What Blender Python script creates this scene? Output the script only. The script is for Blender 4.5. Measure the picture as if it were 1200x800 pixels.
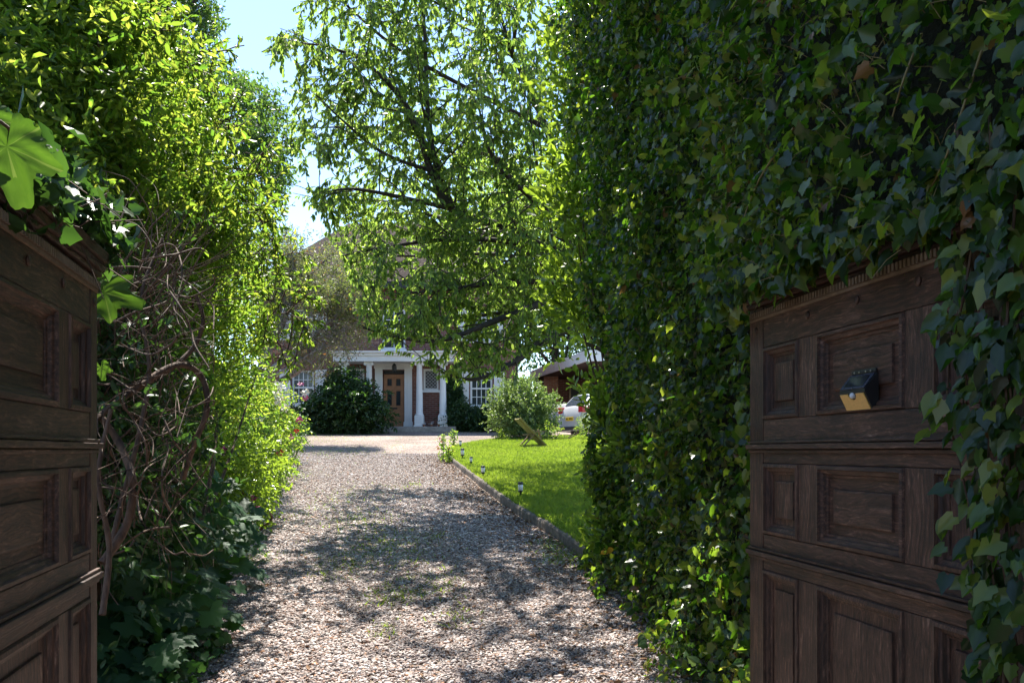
import bpy, bmesh, math, random
import numpy as np
from mathutils import Vector, Matrix, noise
random.seed(7)
R = math.radians
SL = 0.0714            # slope of the drive
EYE = 1.5

scene = bpy.context.scene
for _o in list(bpy.data.objects): bpy.data.objects.remove(_o)
C = scene.collection

# ------------------------------------------------------------------ camera
cam_d = bpy.data.cameras.new('camera'); cam = bpy.data.objects.new('camera', cam_d); C.objects.link(cam)
cam.location = (0, 0, EYE); cam.rotation_euler = (R(90), 0, 0)
cam_d.lens = 30; cam_d.sensor_width = 36; cam_d.shift_y = 128/1200
cam_d.clip_start = 0.05; cam_d.clip_end = 2000
scene.camera = cam
# ------------------------------------------------------------------ light
SUN_AZ, SUN_EL = -13.0, 59.0     # azimuth measured right of the view direction (+Y)
w = bpy.data.worlds.new('World'); scene.world = w; w.use_nodes = True
nt = w.node_tree; bg = nt.nodes['Background']
sky = nt.nodes.new('ShaderNodeTexSky'); sky.sky_type = 'NISHITA'; sky.sun_disc = False
sky.sun_elevation = R(SUN_EL); sky.sun_rotation = R(SUN_AZ)
sky.air_density = 1.0; sky.dust_density = 0.1; sky.ozone_density = 2.2
nt.links.new(sky.outputs[0], bg.inputs[0]); bg.inputs[1].default_value = 0.11
sd = bpy.data.lights.new('sun', 'SUN'); so = bpy.data.objects.new('sun', sd); C.objects.link(so)
sd.energy = 5.0; sd.angle = R(0.5); sd.color = (1.0, 0.95, 0.86)
az, el = R(SUN_AZ), R(SUN_EL)
tosun = Vector((math.sin(az)*math.cos(el), math.cos(az)*math.cos(el), math.sin(el)))
so.rotation_euler = tosun.to_track_quat('Z', 'Y').to_euler()
so.location = (0, 0, 30)
vs = scene.view_settings
vs.view_transform = 'Standard'; vs.look = 'None'; vs.gamma = 1; vs.exposure = 1.6; vs.use_curve_mapping = False
scene.cycles.max_bounces = 8; scene.cycles.transmission_bounces = 6; scene.cycles.transparent_max_bounces = 8
scene.cycles.diffuse_bounces = 5; scene.cycles.sample_clamp_indirect = 6
try: scene.cycles.use_denoising = True
except Exception: pass

# ------------------------------------------------------------------ helpers
def gz(y): return SL*min(max(y, 0.0), 31.0)
def P(px, py, Y): return Vector(((px-600)*Y/1000, Y, EYE+(528-py)*Y/1000))
def G(px, py):
    Y = 1500/(py-456.6); return ((px-600)*Y/1000, Y)

def tag(o, label=None, cat=None, group=None, kind=None):
    if label: o['label'] = label
    if cat: o['category'] = cat
    if group: o['group'] = group
    if kind: o['kind'] = kind
    return o
def empty(name, loc=(0,0,0), rz=0, label=None, cat=None, group=None):
    o = bpy.data.objects.new(name, None); C.objects.link(o); o.location = loc; o.rotation_euler = (0,0,rz)
    o.empty_display_size = .2
    return tag(o, label, cat, group)
def link(name, me, mat, parent=None):
    o = bpy.data.objects.new(name, me); C.objects.link(o)
    if mat is not None:
        for m in (mat if isinstance(mat, (list, tuple)) else [mat]): me.materials.append(m)
    if parent is not None: o.parent = parent
    return o
def tree_empty(name, loc, label, cat, group=None): return empty(name, loc, 0, label, cat, group)

class MB:
    """collects shapes in a bmesh"""
    def __init__(s): s.bm = bmesh.new()
    def box(s, x0, x1, y0, y1, z0, z1, bev=0, mi=0):
        bm2 = bmesh.new()
        bmesh.ops.create_cube(bm2, size=1)
        for v in bm2.verts:
            v.co = Vector((x0+(v.co.x+.5)*(x1-x0), y0+(v.co.y+.5)*(y1-y0), z0+(v.co.z+.5)*(z1-z0)))
        if bev: bmesh.ops.bevel(bm2, geom=bm2.edges[:], offset=bev, segments=2, affect='EDGES', profile=.6)
        s.merge(bm2, mi); return s
    def merge(s, bm2, mi=0, M=None):
        if M is not None: bmesh.ops.transform(bm2, matrix=M, verts=bm2.verts)
        bmesh.ops.recalc_face_normals(bm2, faces=bm2.faces)
        vm = {v: s.bm.verts.new(v.co) for v in bm2.verts}
        for f in bm2.faces:
            try:
                nf = s.bm.faces.new([vm[v] for v in f.verts]); nf.material_index = mi; nf.smooth = f.smooth
            except ValueError: pass
        bm2.free()
    def lathe(s, prof, cx, cy, n=24, smooth=True, mi=0, M=None):
        bm2 = bmesh.new(); rings = []
        for (r, z) in prof:
            rings.append([bm2.verts.new((cx+r*math.cos(2*math.pi*k/n), cy+r*math.sin(2*math.pi*k/n), z)) for k in range(n)])
        for a, b in zip(rings, rings[1:]):
            for k in range(n):
                f = bm2.faces.new((a[k], a[(k+1)%n], b[(k+1)%n], b[k])); f.smooth = smooth
        bm2.faces.new(rings[0]); bm2.faces.new(rings[-1])
        s.merge(bm2, mi, M); return s
    def poly(s, pts, mi=0):
        vsx = [s.bm.verts.new(p) for p in pts]; f = s.bm.faces.new(vsx); f.material_index = mi; return s
    def prism(s, pts, off, mi=0):
        bm2 = bmesh.new(); off = Vector(off)
        a = [bm2.verts.new(p) for p in pts]; b = [bm2.verts.new(Vector(p)+off) for p in pts]
        bm2.faces.new(a); bm2.faces.new(b)
        for i in range(len(a)): bm2.faces.new((a[i], a[(i+1)%len(a)], b[(i+1)%len(a)], b[i]))
        s.merge(bm2, mi); return s
    def build(s, name, mat, parent=None, smooth=False):
        me = bpy.data.meshes.new(name)
        s.bm.to_mesh(me); s.bm.free()
        if smooth: me.polygons.foreach_set('use_smooth', [True]*len(me.polygons))
        return link(name, me, mat, parent)

def np_mesh(name, verts, loops, starts, totals, attr=None, smooth=False):
    me = bpy.data.meshes.new(name)
    me.vertices.add(len(verts)); me.vertices.foreach_set('co', np.ascontiguousarray(verts, dtype=np.float32).ravel())
    me.loops.add(len(loops)); me.loops.foreach_set('vertex_index', np.ascontiguousarray(loops, dtype=np.int32))
    me.polygons.add(len(starts)); me.polygons.foreach_set('loop_start', np.ascontiguousarray(starts, dtype=np.int32))
    me.polygons.foreach_set('loop_total', np.ascontiguousarray(totals, dtype=np.int32))
    if attr is not None:
        a = me.attributes.new('v', 'FLOAT', 'FACE'); a.data.foreach_set('value', np.ascontiguousarray(attr, dtype=np.float32))
    me.update(calc_edges=True)
    if smooth: me.polygons.foreach_set('use_smooth', np.ones(len(starts), dtype=bool))
    return me

def norm(a): return a/np.maximum(np.linalg.norm(a, axis=-1, keepdims=True), 1e-9)

# leaf templates: x along the leaf, y across, z normal.
T_ELL = (np.array([[0,0,0],[.3,.2,.05],[.7,.19,.03],[1,0,-.12],[.7,-.19,.03],[.3,-.2,.05]]), [[0,3,2,1],[0,5,4,3]])
T_LANCE = (np.array([[0,0,0],[.4,.13,.03],[1,0,-.1],[.4,-.13,.03]]), [[0,2,1],[0,3,2]])
T_SMALL = (np.array([[0,0,0],[.45,.3,.0],[1,0,0],[.45,-.3,.0]]), [[0,3,2,1]])
_iv = [(.05,0,0),(-.10,.20,.04),(.06,.44,.0),(.27,.36,.07),(.44,.43,.0),(.66,.20,.06),(1,0,-.12)]
T_IVY = (np.array(_iv+[(x,-y,z) for x,y,z in _iv[1:-1]]), [[0,6,5,4,3,2,1],[0,7,8,9,10,11,6]])
def palmate(nl=5, teeth=3, depth=.45, spread=250):
    pts = [(0,0,0)]; a0 = -spread/2
    m = nl*teeth*2
    for i in range(m+1):
        a = R(a0+spread*i/m)
        lobe = abs(math.sin(math.pi*(i/m)*nl))           # 0 between lobes
        r = (1-depth)+depth*lobe
        r *= 1-.28*abs(a)/R(spread/2)
        r *= 1-(.13 if i % 2 else 0)
        pts.append((r*math.cos(a), r*math.sin(a), .10*lobe*r-.22*r*r))
    f = [[0,i,i+1] for i in range(1, m+1)]
    return (np.array(pts)*np.array([.72,.72,.72]), f)
T_PALM = palmate(5,4,.30,270)

def leaf_mesh(name, pos, direc, nrm, size, tmpl, rng, attr=None, width=1.0):
    """pos (N,3), direc/nrm (N,3) -> one mesh with N leaves"""
    N = len(pos); tv, tf = tmpl; T = len(tv)
    X = norm(direc); Z = norm(nrm - (nrm*X).sum(1, keepdims=True)*X); Y = np.cross(Z, X)
    s = np.asarray(size).reshape(N,1,1)
    curl = rng.uniform(.4, 1.9, (N,1,1))
    V = pos[:,None,:] + s*(X[:,None,:]*tv[None,:,0:1] + width*Y[:,None,:]*tv[None,:,1:2] + curl*Z[:,None,:]*tv[None,:,2:3])
    V = V.reshape(-1,3)
    fl = np.concatenate([np.array(f) for f in tf]); tot = np.array([len(f) for f in tf])
    loops = (fl[None,:] + (np.arange(N)*T)[:,None]).ravel()
    totals = np.tile(tot, N); starts = np.concatenate([[0], np.cumsum(totals)[:-1]])
    a = rng.random(N)*.92 if attr is None else attr
    if attr is None: a[rng.random(N)<.012]=1
    return np_mesh(name, V, loops, starts, totals, np.repeat(a, len(tf)))

class TB:
    """tubes in one mesh"""
    def __init__(s): s.v=[]; s.l=[]; s.n=0; s.nf=0
    def tube(s, pts, r0, r1, n=6, wob=0):
        pts = np.array([tuple(p) for p in pts], float); m = len(pts)
        rs = r0+(r1-r0)*np.linspace(0,1,m)
        if wob: rs = rs*(1+wob*np.sin(np.arange(m)*1.7+pts[0,0]*9))
        d = np.gradient(pts, axis=0); d = norm(d)
        up = np.array([0,0,1.]) if abs(d[0,2])<.9 else np.array([1.,0,0])
        a = norm(np.cross(d, up)); b = np.cross(a, d)
        t = np.arange(n)*2*math.pi/n
        V = pts[:,None,:]+rs[:,None,None]*(np.cos(t)[None,:,None]*a[:,None,:]+np.sin(t)[None,:,None]*b[:,None,:])
        s.v.append(V.reshape(-1,3))
        i = np.arange(m-1)[:,None]*n; k = np.arange(n)[None,:]; k2=(k+1)%n
        q = np.stack([i+k, i+k2, i+n+k2, i+n+k], -1).reshape(-1,4)+s.n
        s.l.append(q); s.n += m*n; s.nf += len(q)
    def build(s, name, mat, parent=None):
        L = np.concatenate(s.l).ravel()
        me = np_mesh(name, np.concatenate(s.v), L, np.arange(s.nf)*4, np.full(s.nf,4), None, True)
        return link(name, me, mat, parent)

def smooth_path(pts, sub=4):
    pts = [Vector(p) for p in pts]; out=[]
    for i in range(len(pts)-1):
        p0=pts[max(i-1,0)]; p1=pts[i]; p2=pts[i+1]; p3=pts[min(i+2,len(pts)-1)]
        for k in range(sub):
            t=k/sub
            out.append(.5*((2*p1)+(p2-p0)*t+(2*p0-5*p1+4*p2-p3)*t*t+(3*p1-p0-3*p2+p3)*t**3))
    out.append(pts[-1]); return out

# ------------------------------------------------------------------ materials
def newmat(name):
    m = bpy.data.materials.new(name); m.use_nodes = True
    nt = m.node_tree; b = nt.nodes['Principled BSDF']; return m, nt, b
def N(nt, t, **k):
    n = nt.nodes.new(t)
    for a, v in k.items(): setattr(n, a, v)
    return n
def ramp(nt, stops, interp='LINEAR'):
    r = N(nt, 'ShaderNodeValToRGB'); r.color_ramp.interpolation = interp
    e = r.color_ramp.elements
    while len(e) < len(stops): e.new(.5)
    for i, (p, c) in enumerate(stops): e[i].position = p; e[i].color = (*c, 1)
    return r
def bump(nt, b, src, strength=.5, dist=.01):
    n = N(nt, 'ShaderNodeBump'); n.inputs['Strength'].default_value = strength; n.inputs['Distance'].default_value = dist
    nt.links.new(src, n.inputs['Height']); nt.links.new(n.outputs[0], b.inputs['Normal']); return n
def objco(nt, scale=(1,1,1), rot=(0,0,0)):
    tc = N(nt, 'ShaderNodeTexCoord'); mp = N(nt, 'ShaderNodeMapping')
    mp.inputs['Scale'].default_value = scale; mp.inputs['Rotation'].default_value = rot
    nt.links.new(tc.outputs['Object'], mp.inputs[0]); return mp.outputs[0]
def tex(nt, kind, co, scale, detail=4, rough=.6):
    n = N(nt, 'ShaderNodeTexNoise' if kind=='n' else 'ShaderNodeTexVoronoi')
    n.inputs['Scale'].default_value = scale
    if kind=='n': n.inputs['Detail'].default_value = detail; n.inputs['Roughness'].default_value = rough
    nt.links.new(co, n.inputs['Vector']); return n

def leaf_mat(name, cols, trans, rough=.45, fac=.45, spec=.5):
    m, nt, b = newmat(name)
    at = N(nt, 'ShaderNodeAttribute'); at.attribute_name = 'v'
    r = ramp(nt, [(i/(len(cols)-1), c) for i, c in enumerate(cols)]); nt.links.new(at.outputs['Fac'], r.inputs[0])
    rt = ramp(nt, [(i/(len(trans)-1), c) for i, c in enumerate(trans)]); nt.links.new(at.outputs['Fac'], rt.inputs[0])
    nt.links.new(r.outputs[0], b.inputs['Base Color']); b.inputs['Roughness'].default_value = rough
    b.inputs['Specular IOR Level'].default_value = spec
    co = objco(nt); nz = tex(nt, 'n', co, 60, 2); bump(nt, b, nz.outputs['Fac'], .25, .004)
    t = N(nt, 'ShaderNodeBsdfTranslucent'); nt.links.new(rt.outputs[0], t.inputs[0])
    mx = N(nt, 'ShaderNodeMixShader'); mx.inputs[0].default_value = fac
    nt.links.new(b.outputs[0], mx.inputs[1]); nt.links.new(t.outputs[0], mx.inputs[2])
    nt.links.new(mx.outputs[0], nt.nodes['Material Output'].inputs[0]); return m
def plain(name, c, rough=.6, metal=0, nscale=8, var=.15, bstr=.15, bdist=.005, spec=.5):
    m, nt, b = newmat(name)
    co = objco(nt); nz = tex(nt, 'n', co, nscale, 5)
    r = ramp(nt, [(.3, tuple(x*(1-var) for x in c)), (.7, tuple(min(1,x*(1+var)) for x in c))])
    nt.links.new(nz.outputs['Fac'], r.inputs[0]); nt.links.new(r.outputs[0], b.inputs['Base Color'])
    b.inputs['Roughness'].default_value = rough; b.inputs['Metallic'].default_value = metal
    b.inputs['Specular IOR Level'].default_value = spec
    if bstr: bump(nt, b, nz.outputs['Fac'], bstr, bdist)
    return m
def bark(name, c1, c2, scale=14):
    m, nt, b = newmat(name)
    co = objco(nt, (1,1,.25)); nz = tex(nt, 'n', co, scale, 6, .7)
    r = ramp(nt, [(.35, c1), (.65, c2)]); nt.links.new(nz.outputs['Fac'], r.inputs[0]); nt.links.new(r.outputs[0], b.inputs['Base Color'])
    b.inputs['Roughness'].default_value = .85; bump(nt, b, nz.outputs['Fac'], .8, .01); return m
def wood(name, grain):           # weathered dark oak; grain along local X or Z
    m, nt, b = newmat(name)
    sc = (.05,1,1) if grain=='x' else (1,1,.05)
    co = objco(nt, sc); warp = tex(nt, 'n', objco(nt, (.8,1,1) if grain=='x' else (1,1,.8)), 3.2, 3)
    ad = N(nt, 'ShaderNodeVectorMath', operation='MULTIPLY_ADD'); ad.inputs[1].default_value = (.08,.08,.08)
    nt.links.new(warp.outputs['Color'], ad.inputs[0]); nt.links.new(co, ad.inputs[2])
    g = tex(nt, 'n', ad.outputs[0], 110, 8, .75)
    big = tex(nt, 'n', objco(nt,(.6,1,1) if grain=='x' else (1,1,.6)), 5.5, 7, .68)
    r = ramp(nt, [(.28, (.010,.006,.005)), (.45, (.048,.023,.014)), (.57, (.12,.060,.040)), (.70, (.32,.21,.16))])  # grain tones; reddish warmth of lens flare is put into the colour
    nt.links.new(g.outputs['Fac'], r.inputs[0])
    r2 = ramp(nt, [(.30, (.30,.20,.16)), (.48, (.72,.60,.52)), (.58,(1,.88,.8)), (.74, (1.45,1.45,1.5))]); nt.links.new(big.outputs['Fac'], r2.inputs[0])
    mx = N(nt, 'ShaderNodeMix', data_type='RGBA', blend_type='MULTIPLY'); mx.inputs[0].default_value = 1
    nt.links.new(r.outputs[0], mx.inputs[6]); nt.links.new(r2.outputs[0], mx.inputs[7])
    nt.links.new(mx.outputs[2], b.inputs['Base Color'])
    b.inputs['Roughness'].default_value = .55; bump(nt, b, g.outputs['Fac'], .9, .004); return m
def brick(name, c1, c2, mortar, bw=.225, bh=.075):
    m, nt, b = newmat(name)
    tc = N(nt, 'ShaderNodeTexCoord'); sx = N(nt, 'ShaderNodeSeparateXYZ'); nt.links.new(tc.outputs['Object'], sx.inputs[0])
    ad = N(nt, 'ShaderNodeMath', operation='ADD'); nt.links.new(sx.outputs[0], ad.inputs[0]); nt.links.new(sx.outputs[1], ad.inputs[1])
    cb = N(nt, 'ShaderNodeCombineXYZ'); nt.links.new(ad.outputs[0], cb.inputs[0]); nt.links.new(sx.outputs[2], cb.inputs[1])
    bt = N(nt, 'ShaderNodeTexBrick'); nt.links.new(cb.outputs[0], bt.inputs['Vector'])
    bt.inputs['Scale'].default_value = 1; bt.inputs['Brick Width'].default_value = bw; bt.inputs['Row Height'].default_value = bh
    bt.inputs['Mortar Size'].default_value = .008; bt.inputs['Color1'].default_value = (*c1,1); bt.inputs['Color2'].default_value = (*c2,1); bt.inputs['Mortar'].default_value = (*mortar,1)
    nz = tex(nt, 'n', tc.outputs['Object'], 1.3, 5)
    r = ramp(nt, [(.3,(.7,.7,.7)),(.7,(1.1,1.1,1.1))]); nt.links.new(nz.outputs['Fac'], r.inputs[0])
    mx = N(nt, 'ShaderNodeMix', data_type='RGBA', blend_type='MULTIPLY'); mx.inputs[0].default_value = 1
    nt.links.new(bt.outputs[0], mx.inputs[6]); nt.links.new(r.outputs[0], mx.inputs[7]); nt.links.new(mx.outputs[2], b.inputs['Base Color'])
    b.inputs['Roughness'].default_value = .85
    inv = N(nt, 'ShaderNodeMath', operation='SUBTRACT'); inv.inputs[0].default_value = 1; nt.links.new(bt.outputs['Fac'], inv.inputs[1])
    bump(nt, b, inv.outputs[0], .6, .01); return m

def gravel_sheet():
    m, nt, b = newmat('gravel')
    co = objco(nt)
    wn = tex(nt, 'n', co, 6, 3); vm = N(nt, 'ShaderNodeVectorMath', operation='MULTIPLY_ADD'); vm.inputs[1].default_value=(.03,.03,.03)
    nt.links.new(wn.outputs['Color'], vm.inputs[0]); nt.links.new(co, vm.inputs[2])
    v = tex(nt, 'v', vm.outputs[0], 42); v2 = tex(nt, 'v', vm.outputs[0], 19)
    sp = N(nt, 'ShaderNodeSeparateColor'); nt.links.new(v.outputs['Color'], sp.inputs[0])
    r = ramp(nt, [(0,(.16,.11,.09)),(.25,(.30,.22,.18)),(.45,(.22,.19,.18)),(.62,(.40,.35,.31)),(.8,(.27,.19,.145)),(.95,(.6,.56,.52))], 'CONSTANT')
    nt.links.new(sp.outputs[0], r.inputs[0])
    big = tex(nt, 'n', co, .55, 6, .65); rb = ramp(nt, [(.36,(.55,.50,.45)),(.62,(1.0,.96,.93))]); nt.links.new(big.outputs['Fac'], rb.inputs[0])
    mx = N(nt, 'ShaderNodeMix', data_type='RGBA', blend_type='MULTIPLY'); mx.inputs[0].default_value = 1
    nt.links.new(r.outputs[0], mx.inputs[6]); nt.links.new(rb.outputs[0], mx.inputs[7])
    # mossy patches
    mo = tex(nt, 'n', objco(nt, (1.6,.6,1)), 1.1, 7, .7); rm = ramp(nt, [(.56,(0,0,0)),(.70,(1,1,1))]); nt.links.new(mo.outputs['Fac'], rm.inputs[0])
    mm = N(nt, 'ShaderNodeMath', operation='MULTIPLY'); mm.inputs[1].default_value = .55; nt.links.new(rm.outputs[0], mm.inputs[0])
    m2 = N(nt, 'ShaderNodeMix', data_type='RGBA'); nt.links.new(mm.outputs[0], m2.inputs[0]); nt.links.new(mx.outputs[2], m2.inputs[6]); m2.inputs[7].default_value=(.13,.17,.05,1)
    nt.links.new(m2.outputs[2], b.inputs['Base Color']); b.inputs['Roughness'].default_value = .9
    inv = N(nt, 'ShaderNodeMath', operation='SUBTRACT'); inv.inputs[0].default_value=.5; nt.links.new(v.outputs['Distance'], inv.inputs[1])
    bump(nt, b, inv.outputs[0], 1, .02); return m
def attr_mat(name, stops, rough=.8, interp='CONSTANT'):
    m, nt, b = newmat(name)
    at = N(nt, 'ShaderNodeAttribute'); at.attribute_name = 'v'
    r = ramp(nt, stops, interp); nt.links.new(at.outputs['Fac'], r.inputs[0])
    nz = tex(nt, 'n', objco(nt), 90, 4); rn = ramp(nt, [(.3,(.8,.8,.8)),(.7,(1.15,1.15,1.15))]); nt.links.new(nz.outputs['Fac'], rn.inputs[0])
    mx = N(nt, 'ShaderNodeMix', data_type='RGBA', blend_type='MULTIPLY'); mx.inputs[0].default_value = 1
    nt.links.new(r.outputs[0], mx.inputs[6]); nt.links.new(rn.outputs[0], mx.inputs[7])
    nt.links.new(mx.outputs[2], b.inputs['Base Color']); b.inputs['Roughness'].default_value = rough
    bump(nt, b, nz.outputs['Fac'], .3, .003); return m
def glass_dark(name, c=(.02,.025,.03)):
    m, nt, b = newmat(name); b.inputs['Roughness'].default_value = .06
    nz = tex(nt, 'n', objco(nt), 1.5, 3); r = ramp(nt, [(.3,c),(.7,tuple(x*2.2 for x in c))]); nt.links.new(nz.outputs['Fac'], r.inputs[0]); nt.links.new(r.outputs[0], b.inputs['Base Color'])
    bump(nt, b, nz.outputs['Fac'], .08, .02); return m
def leaded(name):
    m, nt, b = newmat(name)
    co = objco(nt, (1,1,1), (0,R(45),0)); sx = N(nt, 'ShaderNodeSeparateXYZ'); nt.links.new(co, sx.inputs[0])
    cb = N(nt, 'ShaderNodeCombineXYZ'); nt.links.new(sx.outputs[0], cb.inputs[0]); nt.links.new(sx.outputs[2], cb.inputs[1])
    bt = N(nt, 'ShaderNodeTexBrick'); bt.offset = 0; nt.links.new(cb.outputs[0], bt.inputs['Vector'])
    bt.inputs['Scale'].default_value=1; bt.inputs['Brick Width'].default_value=.09; bt.inputs['Row Height'].default_value=.09; bt.inputs['Mortar Size'].default_value=.011
    bt.inputs['Color1'].default_value=(.03,.03,.035,1); bt.inputs['Color2'].default_value=(.07,.06,.07,1); bt.inputs['Mortar'].default_value=(.35,.35,.36,1)
    nt.links.new(bt.outputs[0], b.inputs['Base Color']); b.inputs['Roughness'].default_value=.2; return m
def tiles(name):
    m, nt, b = newmat(name)
    co = objco(nt); bt = N(nt, 'ShaderNodeTexBrick'); nt.links.new(co, bt.inputs['Vector'])
    bt.inputs['Scale'].default_value=1; bt.inputs['Brick Width'].default_value=.2; bt.inputs['Row Height'].default_value=.16; bt.inputs['Mortar Size'].default_value=.018
    bt.inputs['Color1'].default_value=(.055,.042,.037,1); bt.inputs['Color2'].default_value=(.09,.07,.063,1); bt.inputs['Mortar'].default_value=(.04,.03,.025,1)
    nz = tex(nt, 'n', co, 1.0, 6); r = ramp(nt, [(.3,(.6,.6,.6)),(.7,(1.3,1.25,1.2))]); nt.links.new(nz.outputs['Fac'], r.inputs[0])
    mx = N(nt, 'ShaderNodeMix', data_type='RGBA', blend_type='MULTIPLY'); mx.inputs[0].default_value=1
    nt.links.new(bt.outputs[0], mx.inputs[6]); nt.links.new(r.outputs[0], mx.inputs[7]); nt.links.new(mx.outputs[2], b.inputs['Base Color'])
    b.inputs['Roughness'].default_value=1; b.inputs['Specular IOR Level'].default_value=.1; bump(nt, b, bt.outputs['Fac'], .5, .03).invert = True; return m

M_gravel = gravel_sheet()
M_peb = attr_mat('pebble', [(0,(.34,.27,.245)),(.18,(.22,.19,.18)),(.34,(.48,.41,.38)),(.5,(.28,.185,.145)),(.62,(.40,.33,.30)),(.78,(.15,.115,.10)),(.86,(.66,.61,.58)),(.975,(.38,.2,.11))])
M_soil = plain('soil', (.06,.045,.032), .95, nscale=9, var=.5, bstr=1, bdist=.04)
M_lawn = plain('lawn', (.075,.11,.018), .9, nscale=14, var=.35, bstr=.8, bdist=.02)
M_kerb = plain('kerb', (.13,.105,.085), .9, nscale=12, var=.5, bstr=.9, bdist=.02)
M_asph = plain('asphalt', (.05,.05,.05), .9, nscale=60, var=.3, bstr=.5, bdist=.01)
M_brick = brick('brick', (.16,.055,.04), (.24,.085,.06), (.30,.24,.2))
M_brick2 = brick('brick_orange_sunlit', (.38,.14,.08), (.45,.2,.12), (.4,.34,.28))  # orange lifted to hold the carport pillar's sunlight; string course and pots share it
M_white = plain('white_paint', (.8,.8,.79), .5, nscale=3, var=.05, bstr=.08)
M_white2 = plain('white_plaster', (.72,.72,.70), .6, nscale=2, var=.1, bstr=.1)
M_door = plain('varnished_oak', (.36,.17,.085), .4, nscale=4, var=.18, bstr=.1)
M_glass = glass_dark('window_glass'); M_lead = leaded('leaded_glass'); M_tile = tiles('roof_tile')
M_black = plain('black_iron', (.02,.02,.02), .5, nscale=20)
M_stone = plain('step_stone', (.33,.30,.27), .85, nscale=10, var=.3, bstr=.4, bdist=.01)
W_x, W_z = wood('dark_oak_x', 'x'), wood('dark_oak_z', 'z')
M_dent = plain('worn_dentil', (.18,.12,.075), .7, nscale=30, var=.3)
B_cherry = bark('cherry_bark', (.02,.015,.013), (.07,.052,.043)); B_grey = bark('grey_bark', (.07,.05,.045), (.42,.36,.33)); B_brown = bark('vine_bark', (.035,.02,.013), (.14,.08,.05), 25)

# ------------------------------------------------------------------ setting: ground sheets
def sheet(name, mat, polys, off):
    mb = MB()
    for pts in polys:
        vs_ = [mb.bm.verts.new((x, y, gz(y)+off)) for x, y in pts]
        f = mb.bm.faces.new(vs_)
        if f.normal.z < 0: f.normal_flip()
    bmesh.ops.triangulate(mb.bm, faces=mb.bm.faces[:])
    bmesh.ops.recalc_face_normals(mb.bm, faces=mb.bm.faces)
    for f in mb.bm.faces:
        f.normal_update()
        if f.normal.z < 0: f.normal_flip()
    return tag(mb.build(name, mat), kind='structure')
g = MB(); ys = [-400,-60,0,31,80,500]; xsn = [-500,-60,60,500]
vv = {(i,j): g.bm.verts.new((x,y,gz(y))) for i,x in enumerate(xsn) for j,y in enumerate(ys)}
for i in range(3):
    for j in range(5): g.bm.faces.new((vv[i,j],vv[i+1,j],vv[i+1,j+1],vv[i,j+1]))
tag(g.build('ground', M_soil), kind='structure')
sheet('road', M_asph, [[(-60,-9),(60,-9),(60,-2.2),(-60,-2.2)]], .006)
tag(MB().box(-60,60,-2.2,-2.05,-.05,.03,.01).build('road_kerb', M_kerb), kind='structure')
kerb = [(1.05,5.9),(.67,7.48),(.44,8.75),(.10,10.2),(-.33,12.46),(-.88,15.6),(-1.2,17.4),(-1.45,19.1),(-1.42,21.0),(-1.0,22.8),(-.3,24.3),(1.04,25.6),(2.7,26.2),(10,26.6)]
kerb_s = [tuple(v)[:2] for v in smooth_path([(x,y,0) for x,y in kerb], 4)]
left_edge = [(-1.9,0),(-1.9,4.6),(-3.1,10.5),(-5,18),(-8.2,27),(-14,29.5),(-14,31)]
sheet('drive', M_gravel, [[(1.3,0.0),(1.15,5.0)]+kerb_s+[(10,31)]+left_edge[::-1]], .006)
lawn_poly = kerb_s[:-1]+[(10,26.6),(10,5.9)]
def in_poly(x, y, poly):
    x = np.asarray(x); y = np.asarray(y); ins = np.zeros(x.shape, bool); n = len(poly)
    for i in range(n):
        x1,y1 = poly[i]; x2,y2 = poly[(i+1)%n]
        if y1 == y2: continue
        c = ((y1>y)!=(y2>y)) & (x < (x2-x1)*(y-y1)/(y2-y1)+x1); ins ^= c
    return ins
LH = .10
lawn = sheet('lawn', M_lawn, [lawn_poly], LH)
# kerb: rounded edging following the lawn
kb = MB(); prev = None
for i, (x, y) in enumerate(kerb_s[:36]):
    a = kerb_s[max(i-1,0)]; b = kerb_s[i+1]; d = Vector((b[0]-a[0], b[1]-a[1])).normalized(); nn = Vector((-d.y, d.x))
    wob = .012*math.sin(i*2.3)
    ring = [kb.bm.verts.new((x+nn.x*o, y+nn.y*o, gz(y)+h)) for o, h in ((.035+wob,-.05),(.03+wob,.085),(.02+wob,.105+wob*.6),(-.03,.108+wob*.6),(-.04,.095),(-.04,-.05))]
    if prev:
        for k in range(5): kb.bm.faces.new((prev[k],prev[k+1],ring[k+1],ring[k]))
    prev = ring
bmesh.ops.recalc_face_normals(kb.bm, faces=kb.bm.faces)
tag(kb.build('kerb', M_kerb), kind='structure')

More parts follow.
